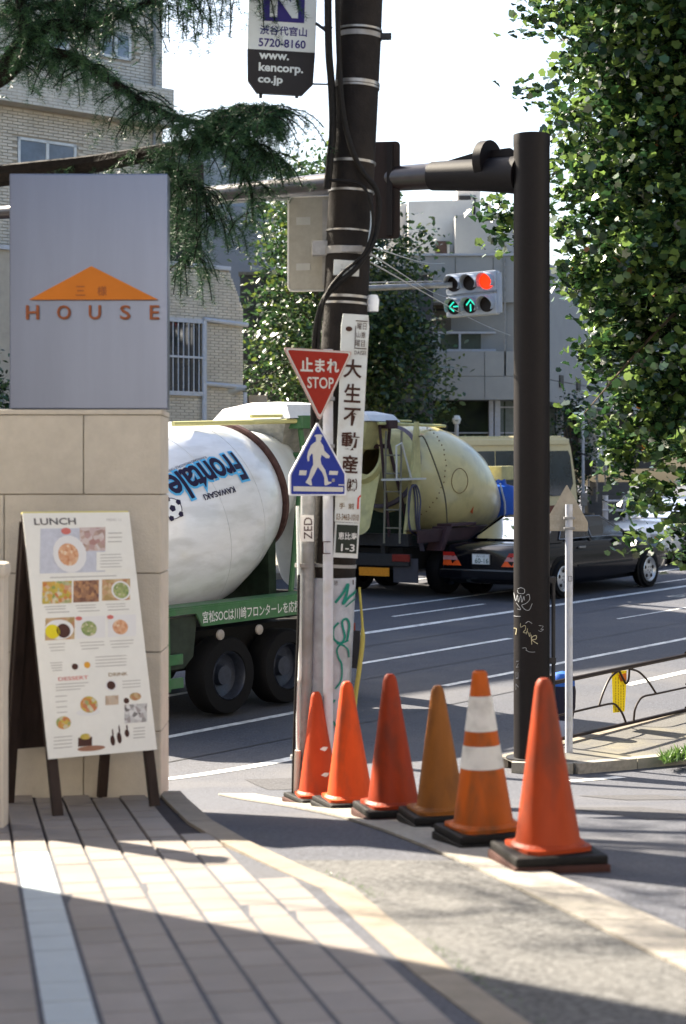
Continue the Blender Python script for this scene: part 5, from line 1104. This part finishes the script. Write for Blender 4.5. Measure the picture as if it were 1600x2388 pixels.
pbox(gh, 395, 470, 490, 640, 45.95, .04, 'dark_window', glass('dark_window')); pbox(gh, 588, 628, 478, 484, 45.1, .08, 'roof_edge', WHITEP)
# wall behind the street tree, shade put into its dark colour
dk = thing('rear_wall', 'wall behind the street tree with shade put into its dark colour', 'wall', at(650, 1100, 41.5)); pbox(dk, 560, 1010, 640, 1200, 41.5, .4, 'wall', mat('shaded_render', (.09, .09, .10), .85, var=.2, scale=3)); pbox(dk, 556, 1014, 634, 641, 41.45, .5, 'coping', CONC)
# ------------------------------------------------------------------ pale modern building at right
WY = 42.0; CXu = 1240
wb = thing('modern_building', 'pale grey modern building with glass ground floor behind the signal', 'building', (at(1100, 0, WY).x, WY, g(WY) + .1))
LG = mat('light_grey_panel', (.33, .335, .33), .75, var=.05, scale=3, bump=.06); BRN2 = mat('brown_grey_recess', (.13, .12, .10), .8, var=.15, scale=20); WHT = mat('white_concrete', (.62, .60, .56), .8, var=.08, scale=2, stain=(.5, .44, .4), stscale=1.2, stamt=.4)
pbox(wb, 900, CXu, 595, 705, WY + .1, 6, 'parapet_wall', LG); pbox(wb, 900, CXu, 591, 596, WY + .05, .3, 'parapet_coping', WHITEP)
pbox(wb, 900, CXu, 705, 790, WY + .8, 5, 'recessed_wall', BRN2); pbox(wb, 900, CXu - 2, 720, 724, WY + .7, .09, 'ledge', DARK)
pbox(wb, 900, CXu, 819, 877, WY, 6, 'spandrel_panel', LG); pbox(wb, 900, CXu, 878, 932, WY - .004, 6, 'spandrel_panel', LG)
pbox(wb, 905, CXu - 2, 776, 817, WY + .5, .03, 'balcony_glass', glass('grey_green_glass', (.07, .08, .075), .1))
for v0, v1 in ((773, 778), (814, 819)): pbox(wb, 900, CXu, v0, v1, WY + .35, .08, 'balcony_rail', WHITEP)
for u in (1022, 1070, 1193): pbox(wb, u, u + 5, 778, 814, WY + .36, .06, 'balcony_post', WHITEP)
GLS = glass('shop_glass', (.018, .020, .021), .05); GLP = glass('shop_glass_pale', (.14, .17, .17), .12)
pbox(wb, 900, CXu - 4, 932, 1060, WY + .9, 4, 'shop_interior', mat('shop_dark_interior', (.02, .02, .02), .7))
for u0, u1, m_ in ((905, 985, GLS), (988, 1146, GLS), (1166, 1232, GLP)): pbox(wb, u0, u1, 934, 1050, WY + .5, .03, 'shop_window', m_)
for u0, u1 in ((1141, 1151), (1154, 1167), (1232, 1240), (984, 989)): pbox(wb, u0, u1, 932, 1060, WY + .3, .22, 'window_mullion', WHITEP)
pbox(wb, 1166, 1232, 948, 951, WY + .45, .06, 'transom', WHITEP); pbox(wb, 1166, 1232, 983, 987, WY + .6, .04, 'warm_lamp_strip', mat('warm_lamp', (1, .72, .3), .4, emit=.25)); pbox(wb, 985, 1240, 1050, 1180, WY + .28, .5, 'plinth', LG)
for u, v in ((1118, 990), (986, 992)): 
    b = MB(); b.lathe([(0, -.06), (.05, -.04), (.05, .04), (0, .06)], 10, Matrix.Translation(at(u, v, WY + .86)), False); b.build('pendant_lamp', mat('warm_lamp', (1, .72, .3), .4, emit=.25), wb, True, True)
for u in (1062, 1150, 1215): pbox(wb, u, u + .8, 600, 704, WY + .085, .02, 'panel_joint', DARK)
for u in (1040, 1130, 1215): pbox(wb, u, u + .8, 821, 930, WY - .012, .012, 'panel_joint', DARK)
for u in (1080, 1120): pbox(wb, u, u + 24, 792, 816, WY + .55, .2, 'air_conditioner', mat('pale_unit', (.4, .4, .38), .6))
pbox(wb, 1176, 1180, 600, 930, WY + .0, .06, 'down_pipe', GREYP); pbox(wb, 1000, 1240, 1008, 1011, WY + .48, .05, 'transom', WHITEP)
# receding right-hand face
rc = at(CXu, 1000, WY); RD = Vector((.40, .916, 0)); RF = frame(rc, RD, UP); rzv = lambda v: (ZC - (v - HV) / F * WY) - rc.z
def rbox(s0, s1, v0, v1, d0, d1, name, m): b = MB(); b.box(((s0 + s1) / 2, (rzv(v0) + rzv(v1)) / 2, (d0 + d1) / 2), (s1 - s0, abs(rzv(v0) - rzv(v1)), d1 - d0), RF); return b.build(name, m, wb, world=True)
rbox(0, 16, 600, 877, -5, .0, 'side_wall', LG); rbox(0, 16, 878.5, 931, -5, -.004, 'spandrel_panel', LG); rbox(.1, 16, 931, 1080, -5, -.9, 'shop_interior', mat('shop_dark_interior', (.02, .02, .02), .7))
for s0, s1 in ((.2, 1.5), (1.6, 2.9), (3.0, 4.3)): rbox(s0, s1, 934, 1080, -.75, -.72, 'shop_window', glass('green_glass', (.05, .07, .045), .06))
for s in (1.5, 2.9, 4.3, 6.5, 8.5): rbox(s, s + .1, 932, 1090, -.7, -.55, 'window_mullion', WHITEP)
for s in (2.2, 3.7): rbox(s, s + .3, 862, 892, .0, .03, 'vent_slot', DARK)
rbox(7, 7.6, 932, 1100, -.9, -.4, 'entrance_column', WHT)
# roof-top volumes
b = MB(); Mr = frame((0, 45, 0), (1, 0, 0), UP); q = lambda u, v: (at(u, v, 45).x, at(u, v, 45).z)
b.prism([q(952, 470), q(1106, 466), q(1062, 640), q(952, 640)][::-1], -4, 0, Mr); b.build('sloped_concrete', WHT, wb, world=True)
pbox(wb, 1062, 1260, 502, 640, 44, 5, 'upper_volume', LG)
pbox(wb, 1066, 1120, 440, 510, 47, 2, 'stair_tower', WHT); pbox(wb, 1070, 1098, 456, 466, 46.95, .06, 'louvre', DARK); pbox(wb, 1103, 1109, 456, 500, 46.95, .06, 'louvre', DARK); pbox(wb, 1018, 1042, 562, 598, 44.3, .6, 'roof_box', mat('brown_box', (.06, .04, .035), .6)); pbox(wb, 1043, 1049, 562, 598, 44.28, .5, 'roof_box', LG)
pbox(wb, 900, 965, 475, 640, 46, 3, 'upper_volume', WHT)
# entrance steps and handrails to the right
es = thing('entrance_steps', 'grey entrance steps with curved steel handrails right of the minibus', 'steps', at(1400, 1185, 44)); 
for k in range(4):
    pbox(es, 1372 + k * 6, 1470, 1172 - k * 16, 1200 - k * 16 + 14, 44 + k * .4, 1.2, 'step', mat('dark_step_stone', (.12, .12, .12), .8))
for u in (1382, 1402):
    b = MB(); b.tube(smooth_path([at(u - 10, 1170, 43.8), at(u - 8, 1090, 43.8), at(u - 2, 1074, 43.9), at(u + 6, 1076, 44), at(u + 10, 1130, 44.2)]), .02, 6); b.build('handrail', STEEL, es, True, True)
# white guard fence beyond the sedan
wf = thing('white_guard_fence', 'short white tubular guard fence beyond the black sedan bonnet', 'fence', at(1440, 1262, 43)); 
for u in (1412, 1459, 1506, 1553): 
    b = MB(); a = at(u, 1155, 43); b.tube([(a.x, 43, a.z), (a.x, 43, g(43))], .065, 14); b.build('post', mat('white_fence_paint', (.72, .70, .72), .4), wf, True, True)
for v in (1168, 1190):
    b = MB(); b.tube([at(1405, v, 42.95), at(1570, v + 2, 42.95)], .03, 10); b.build('rail', mat('white_fence_paint', (.72, .70, .72), .4), wf, True, True)
# slender lamp posts near the shop front
lp = thing('bollard_lamp', 'white post with faceted lamp head above the yellow drum', 'lamp', at(1065, 1060, 40)); 
b = MB(); a = at(1065, 988, 40); b.tube([(a.x, 40, g(40)), (a.x, 40, a.z)], .045, 12); b.build('post', WHITEP, lp, True, True)
b = MB(); b.lathe([(0, 0), (.07, .02), (.10, .12), (.06, .2), (0, .21)], 6, Matrix.Translation((a.x, 40, a.z - .02)), False); b.build('lamp_head', mat('white_lamp_head', (.7, .72, .72), .4), lp, world=True)
wp = thing('white_pole', 'thin white pole on a grey box right of the minibus front', 'pole', at(1362, 1185, 41.5))
b = MB(); a = at(1360, 935, 41.5); b.tube([(a.x, 41.5, a.z), (a.x, 41.5, g(41.5))], .035, 12); b.build('pole', WHITEP, wp, True, True)
b = MB(); a = at(1362, 1165, 41.4); b.box(a, (.14, .12, .3), ch=.01); b.build('box', GREYP, wp, world=True)
# ------------------------------------------------------------------ vegetation
rng = np.random.default_rng(11)
def leaves(name, mats, parent, P, size, shape, up_bias=.35, droop=0., pw=None):
    """one mesh of single leaf faces at points P"""
    n = len(P); k = len(shape); sh = np.array([(x, y, z) for x, y, z in shape])
    d = rng.normal(size=(n, 3)); d[:, 2] = d[:, 2] * .6 - droop; d /= np.linalg.norm(d, axis=1)[:, None]
    nn = rng.normal(size=(n, 3)); nn[:, 2] += up_bias * 2; nn -= (nn * d).sum(1)[:, None] * d; nn /= np.linalg.norm(nn, axis=1)[:, None]; s = np.cross(nn, d)
    sz = size * rng.uniform(.65, 1.25, n)
    V = P[:, None, :] + (sh[None, :, 0:1] * s[:, None, :] + sh[None, :, 1:2] * d[:, None, :] + sh[None, :, 2:3] * nn[:, None, :]) * sz[:, None, None]
    V = V.reshape(-1, 3); M4 = np.array(winv(parent)); V = V @ M4[:3, :3].T + M4[:3, 3]
    me = bpy.data.meshes.new(name); nv = n * k; me.vertices.add(nv); me.vertices.foreach_set('co', V.ravel())
    me.loops.add(nv); me.loops.foreach_set('vertex_index', np.arange(nv)); me.polygons.add(n); me.polygons.foreach_set('loop_start', np.arange(0, nv, k)); me.polygons.foreach_set('loop_total', np.full(n, k))
    for m in mats: me.materials.append(m)
    me.polygons.foreach_set('material_index', rng.choice(len(mats), n, p={1: [1], 2: [.6, .4], 3: [.45, .37, .18], 4: [.40, .27, .327, .003]}[len(mats)]))
    me.update(); me.validate(); o = bpy.data.objects.new(name, me); COL.objects.link(o); o.parent = parent; tag(o, None, None, kind='stuff'); return o
MAPLE = [(0, -.46, -.04), (.26, -.42, .07), (.46, -.22, .13), (.38, .0, .10), (.48, .24, .14), (.24, .36, .06), (0, .64, -.06), (-.24, .36, .06), (-.48, .24, .14), (-.38, .0, .10), (-.46, -.22, .13), (-.26, -.42, .07)]
OVAL = [(0, -.5, 0), (.28, -.1, .05), (.22, .25, .04), (0, .55, 0), (-.22, .25, .04), (-.28, -.1, .05)]
def leafmat(name, col, rough=.38, tr=.35): return mat(name, col, rough, 0, .3, 2.5, trans=tr, spec=.65)
BARK = mat('bark', (.10, .075, .055), .9, var=.4, scale=14, bump=.6, bscale=30); BARKD = mat('dark_bark', (.006, .0048, .0045), .9, var=.5, scale=20, bump=1.0, bscale=30)
def broadleaf(name, label, base, crown, ncl, per, size, shape, mats, spread, trunk_r, group=None, barkm=BARK, keep=None, shell=.55, extra=()):
    """crown: list of (centre, radii); clusters of leaves around twig tips"""
    t = thing(name, label, 'tree', base, group=group); C = []
    wts = np.array([r[0] * r[1] * r[2] for _, r in crown]) ** .75; wts /= wts.sum()
    while len(C) < ncl:
        i = rng.choice(len(crown), p=wts); c, r = crown[i]; d = rng.normal(size=3); d /= np.linalg.norm(d); q = np.array(c) + d * np.array(r) * (shell + (1 - shell) * rng.random() ** .6)
        if keep is None or keep(q): C.append(q)
    if len(extra): C = C[:-len(extra)] + [np.array(e) for e in extra]
    C = np.array(C); pts = np.repeat(C, per, axis=0) + rng.normal(size=(ncl * per, 3)) * spread * np.array([1, 1, .75])
    leaves('crown', mats, t, pts, size, shape, .75)
    ctr = np.mean([c for c, _ in crown], axis=0); b = MB(); B0 = Vector(base); mid = Vector((B0.x * .7 + ctr[0] * .3, B0.y * .7 + ctr[1] * .3, B0.z + (ctr[2] - B0.z) * .55))
    b.tube(smooth_path([B0 - UP * .1, B0.lerp(mid, .5) + Vector((.06, .03, 0)), mid, Vector(ctr)], 5), [trunk_r * (1 - .7 * i / 15) for i in range(16)], 12); b.build('trunk', barkm, t, True, True)
    b = MB(); sel = rng.choice(ncl, min(ncl, 70), replace=False)
    for i in sel:
        e = Vector(C[i]); k = rng.uniform(.3, .95); s_ = mid.lerp(Vector(ctr), k); m_ = s_.lerp(e, .5) + Vector((0, 0, .25)); P = smooth_path([s_, m_, e], 4); r0 = trunk_r * .22; b.tube(P, [max(.006, r0 * (1 - j / len(P))) for j in range(len(P))], 5, False)
    tag(b.build('limbs', barkm, t, True, True), None, None, kind='stuff'); return t
L1 = [leafmat('leaf_green', (.026, .066, .022), .25, .24), leafmat('leaf_dark', (.011, .030, .011), .27, .10), leafmat('leaf_light', (.105, .165, .040), .25, .40), leafmat('leaf_rust', (.20, .085, .018))]
RT_ = (6.4, 20.2, g(20.2) + SH)
def rk(q):
    u = 800 + F * q[0] / q[1]; v = HV + F * (ZC - q[2]) / q[1]
    lim = np.interp(v, [-400, 0, 60, 180, 260, 420, 520, 600, 700, 800, 900, 960, 1060, 1180, 1260, 1300], [1150, 1215, 1230, 1245, 1270, 1255, 1285, 1295, 1300, 1330, 1355, 1370, 1395, 1440, 1500, 1570])
    return u > lim + 30 * (v < 500) + (34 if v > 880 else 0) + 14 + rng.normal() * 18
broadleaf('plane_tree', 'leafy green plane tree filling the right edge above the sedan', RT_,
          [((5.2, 20.0, 7.2), (3.1, 2.6, 3.2)), ((4.6, 19.4, 4.7), (2.2, 1.9, 1.5)), ((4.1, 18.8, 3.0), (1.7, 1.0, 1.1)), ((4.0, 19.2, 5.2), (1.9, 1.3, 1.9)), ((3.8, 19.6, 8.2), (1.9, 1.7, 2.0))], 2000, 46, .092, MAPLE, L1, .125, .17, keep=rk, shell=.45, extra=[at(*p) for p in ((1150, 488, 18.9), (1166, 494, 18.9), (1180, 560, 19), (1186, 530, 19), (1240, 48, 19.2), (1248, 215, 19.2), (1362, 965, 18.6), (1405, 1000, 18.6), (1440, 1100, 18.6), (1490, 1262, 18.4))])
L2 = [leafmat('zelkova_dark', (.022, .050, .020)), leafmat('zelkova_mid', (.035, .075, .024)), leafmat('zelkova_light', (.10, .14, .025))]
broadleaf('street_tree', 'dense dark green street tree behind the utility pole', (.4, 38.2, g(38.2) + .12),
          [((.0, 38.2, 7.0), (1.95, 2.0, 2.6)), ((-.6, 38.0, 5.2), (1.7, 1.6, 1.4)), ((1.2, 38.0, 5.0), (1.1, 1.3, 1.5)), ((-.4, 38.2, 8.6), (1.2, 1.2, 1.4)), ((.3, 37.8, 5.6), (1.6, 1.2, 1.3))], 620, 42, .13, OVAL, L2, .26, .16, shell=.4)
broadleaf('street_tree', 'lighter leafy tree top between the grey house and the utility pole', (-1.2, 41.0, g(41) + .12), [((-1.05, 41.0, 8.2), (.75, .9, 2.0)), ((-.9, 41, 6.5), (.9, .9, 1.2))], 130, 40, .13, OVAL, L1[:3], .24, .12)
broadleaf('ivy_bush', 'green shrub clump reflected and growing by the shop glass right of the mast', (5.3, 42.3, g(42) + .1), [((5.35, 42.0, 3.6), (.45, .35, 1.3))], 60, 40, .10, OVAL, L1[:3], .14, .03)
broadleaf('low_shrub', 'small bright shrub at the left edge below the steel sign', (-5.9, 29.5, g(29.5)), [((-5.85, 29.5, 3.9), (.5, .5, .9))], 40, 40, .10, OVAL, L1[:3], .16, .04)
# cedar
cdr = thing('cedar_tree', 'dark drooping cedar branches hanging over the steel sign at upper left', 'tree', (-4.3, 12.2, g(12.2)))
NEED = [mat('cedar_needle', (.018, .052, .030), .5, 0, .35, 3, trans=.15), mat('cedar_needle_light', (.045, .105, .045), .5, 0, .3, 3, trans=.2)]
b = MB(); b.tube([(-4.3, 12.2, g(12.2) - .1), (-4.25, 12.2, 5), (-4.2, 12.1, 10)], [.3, .24, .12], 16); b.build('trunk', BARKD, cdr, True, True)
LIMBS = [  # pixel, pixel, distance, radius ... ; twig count, twig length, droop
    ([(-700, 420, 12.1, .07), (-300, 300, 11.6, .06), (-60, 205, 11.3, .05), (20, 160, 11.2, .045), (62, 95, 11.2, .04), (110, 62, 11.15, .03), (210, 56, 11.1, .022), (310, 20, 11.0, .016), (420, -25, 11.0, .010)], 90, .34, .9, 2),
    ([(62, 95, 11.2, .03), (52, 20, 11.2, .026), (40, -80, 11.2, .02)], 22, .3, .8, 0),
    ([(-700, 560, 12.1, .07), (-300, 470, 11.8, .06), (-60, 420, 11.6, .05), (60, 402, 11.5, .045), (200, 385, 11.4, .04), (330, 362, 11.2, .034), (450, 338, 11.0, .028), (560, 300, 10.8, .02), (640, 262, 10.65, .010)], 62, .26, 1.1, 3),
    ([(110, 120, 11.2, .024), (180, 138, 11.1, .02), (260, 190, 11.0, .018), (330, 235, 10.95, .015), (400, 270, 10.9, .012), (470, 285, 10.9, .010), (560, 265, 10.8, .008), (600, 245, 10.8, .005)], 130, .30, 1.0, 1),
    ([(-200, -70, 11.4, .04), (150, -45, 11.2, .03), (330, -60, 11.1, .022), (500, -60, 11.0, .016), (640, -70, 11.0, .010)], 80, .42, 1.8, 1),
    ([(-300, 120, 11.6, .03), (-80, 60, 11.4, .025), (60, 20, 11.3, .018), (200, 0, 11.2, .012)], 60, .3, .8, 0),
    ([(330, 362, 11.2, .02), (420, 400, 11.2, .016), (470, 450, 11.25, .012), (500, 520, 11.3, .008)], 60, .36, 1.6, 1),
    ([(380, 400, 11.6, .016), (410, 470, 11.65, .012), (430, 560, 11.7, .008), (440, 620, 11.7, .005)], 46, .30, 1.9, 0),
    ([(560, 300, 10.8, .014), (600, 340, 10.8, .010), (640, 370, 10.8, .006)], 40, .26, 1.6, 1),
    ([(520, 320, 10.9, .012), (560, 380, 10.9, .010), (585, 440, 10.9, .007), (590, 520, 10.95, .004)], 26, .20, 2.0, 0),
    ([(450, 338, 11.0, .02), (530, 262, 10.95, .014), (610, 250, 10.9, .008), (670, 262, 10.9, .005)], 95, .30, 1.0, 0)]
bl_ = MB(); bt_ = MB(); T = []
for pts, ntw, ln, dr, z0 in LIMBS:
    P = smooth_path([at(*p[:3]) for p in pts], 6); rr = np.interp(np.linspace(0, len(pts) - 1, len(P)), range(len(pts)), [p[3] for p in pts]); bl_.tube(P, [float(x) * 1.5 for x in rr], 8)
    vis = [i for i in range(len(P)) if P[i].x > -2.3] or [0]
    lo_i = vis[0] + z0 * 3
    for k in range(int(ntw * 1.05)):
        f_ = rng.uniform(min(lo_i, len(P) - 2), len(P) - 1.001); i = int(f_); s_ = P[i].lerp(P[i + 1], f_ - i)
        q = rng.uniform(0, 2 * math.pi); d_ = Vector((math.cos(q), math.sin(q) * .8, rng.uniform(-.5, .35))); L = ln * rng.uniform(.45, 1.3); N = max(5, int(L / .030)); pts_ = []; p = s_.copy(); v = d_.normalized()
        for j in range(N):
            pts_.append(p.copy()); p = p + v * (L / N); v = (v + Vector((0, 0, -dr * .16)) + Vector(rng.normal(size=3)) * .05).normalized()
        bt_.tube(pts_[::2] + [pts_[-1]], .0035, 4, False)
        for j, p_ in enumerate(pts_): T.append((*p_,))
        for _ in range(2):
            j = int(rng.integers(N // 4, N)); p = pts_[j].copy(); v = Vector((rng.normal(), rng.normal(), -.4 - dr * .3)).normalized()
            for m_ in range(int(rng.integers(3, 9))):
                p = p + v * .022; v = (v + Vector((0, 0, -.1))).normalized(); T.append((*p,))
bl_.build('limbs', BARKD, cdr, True, True); tag(bt_.build('twigs', BARKD, cdr, False, True), None, None, kind='stuff')
T = np.array(T); K = 9; TP = np.repeat(T, K, axis=0) + rng.normal(size=(len(T) * K, 3)) * .006
leaves('needles', NEED, cdr, TP, .040, [(-.045, 0, 0), (.045, 0, 0), (.0, 1.0, 0)], .2)
# cedar shadow side: upper crown above the frame (its dappled shade falls across the cones)
UPT = []
for k in range(700):
    if k % 24 == 0: c0_ = np.array([rng.uniform(-3.6, -1.0), rng.uniform(9.4, 12.8), rng.uniform(5.7, 7.3)]); dv_ = rng.normal(size=3) * np.array([1, 1, .15])
    c = c0_ + dv_ * rng.uniform(-.6, .6) + rng.normal(size=3) * .05
    v = Vector((rng.normal(), rng.normal(), -.35)).normalized()
    for m_ in range(14): UPT.append(c + np.array(v) * m_ * .03 + np.array([0, 0, -.0012 * m_ * m_]))
UPT = np.array(UPT); leaves('needles', NEED, cdr, np.repeat(UPT, 6, axis=0) + rng.normal(size=(len(UPT) * 6, 3)) * .012, .055, [(-.07, 0, 0), (.07, 0, 0), (0, 1, 0)], .2)
# grass tuft and weeds
def tuft(name, label, P, h, cat='weeds'):
    t = tag(bpy.data.objects.new(name, None), label, cat); COL.objects.link(t); t.location = P[0]
    leaves('blades', [leafmat('grass_blade', (.09, .17, .03)), leafmat('grass_blade_dark', (.05, .11, .025))], t, np.array(P), h, [(-.10, 0, 0), (.10, 0, 0), (0, 1.0, .1)], 0., -1.6); return t
P = [];
for k in range(420):
    s_ = rng.random(); c = gp(1545 + 75 * s_, 1797 - 14 * s_ + rng.normal() * 3); P.append((c.x, c.y, c.z + SH - .01))
tuft('grass_tuft', 'bright green grass tuft on the kerb at the right edge', P, .10, 'grass')
P = []
for k in range(260):
    y = rng.choice([rng.uniform(4.2, 5.6), rng.uniform(4.9, 5.5), rng.uniform(6.3, 6.9)]); P.append((edge_x(y) + .03 + abs(rng.normal()) * .02, y, g(y) + .002))
tag(tuft('moss_line', 'yellow-green weeds growing along the pavement edge', P, .013, 'weeds'), None, None)

# ------------------------------------------------------------------ unseen buildings added out of frame for dark reflections and bounced sunlight
def offbuilding(name, label, c, d, rz, m):
    t = thing(name, label, 'building', (c[0], c[1], g(c[1]) - .2), rz); b = MB(); b.box((0, 0, d[2] / 2), d, ch=.03); b.build('wall', m, t)
    for k in range(int(d[2] / 3.2)):
        for j in range(int(d[0] / 3)):
            b = MB(); b.box((-d[0] / 2 + 1.5 + j * 3, d[1] / 2 + .01, 1.9 + k * 3.1), (1.7, .04, 1.5)); b.build('window', glass('dark_window'), t)
    b = MB(); b.box((0, 0, d[2] + .05), (d[0] + .3, d[1] + .3, .14)); b.build('roof_edge', CONC, t)
offbuilding('added_office_block', 'unseen dark grey office block added for dark reflections, out of frame at right', (23, 33, 0), (22, 9, 14.0), YAWD, mat('office_cladding', (.035, .04, .05), .6, var=.1))  # added to give the car paint and glass something dark to reflect
offbuilding('added_corner_building', 'unseen pale shop building added to bounce sunlight, out of frame at right', (12.0, 2.5, 0), (18, 8, 10.0), R(104), mat('shop_tile_pale', (.40, .38, .35), .7, var=.1))  # added to cut skylight from the right and bounce sun back
offbuilding('added_rear_building', 'unseen cream building added behind the camera to bounce sunlight', (-6, -13, 0), (30, 8, 5.6), 0, mat('cream_facade', (.62, .57, .49), .8, var=.08))  # added sunlit facade that lifts the surfaces facing the camera
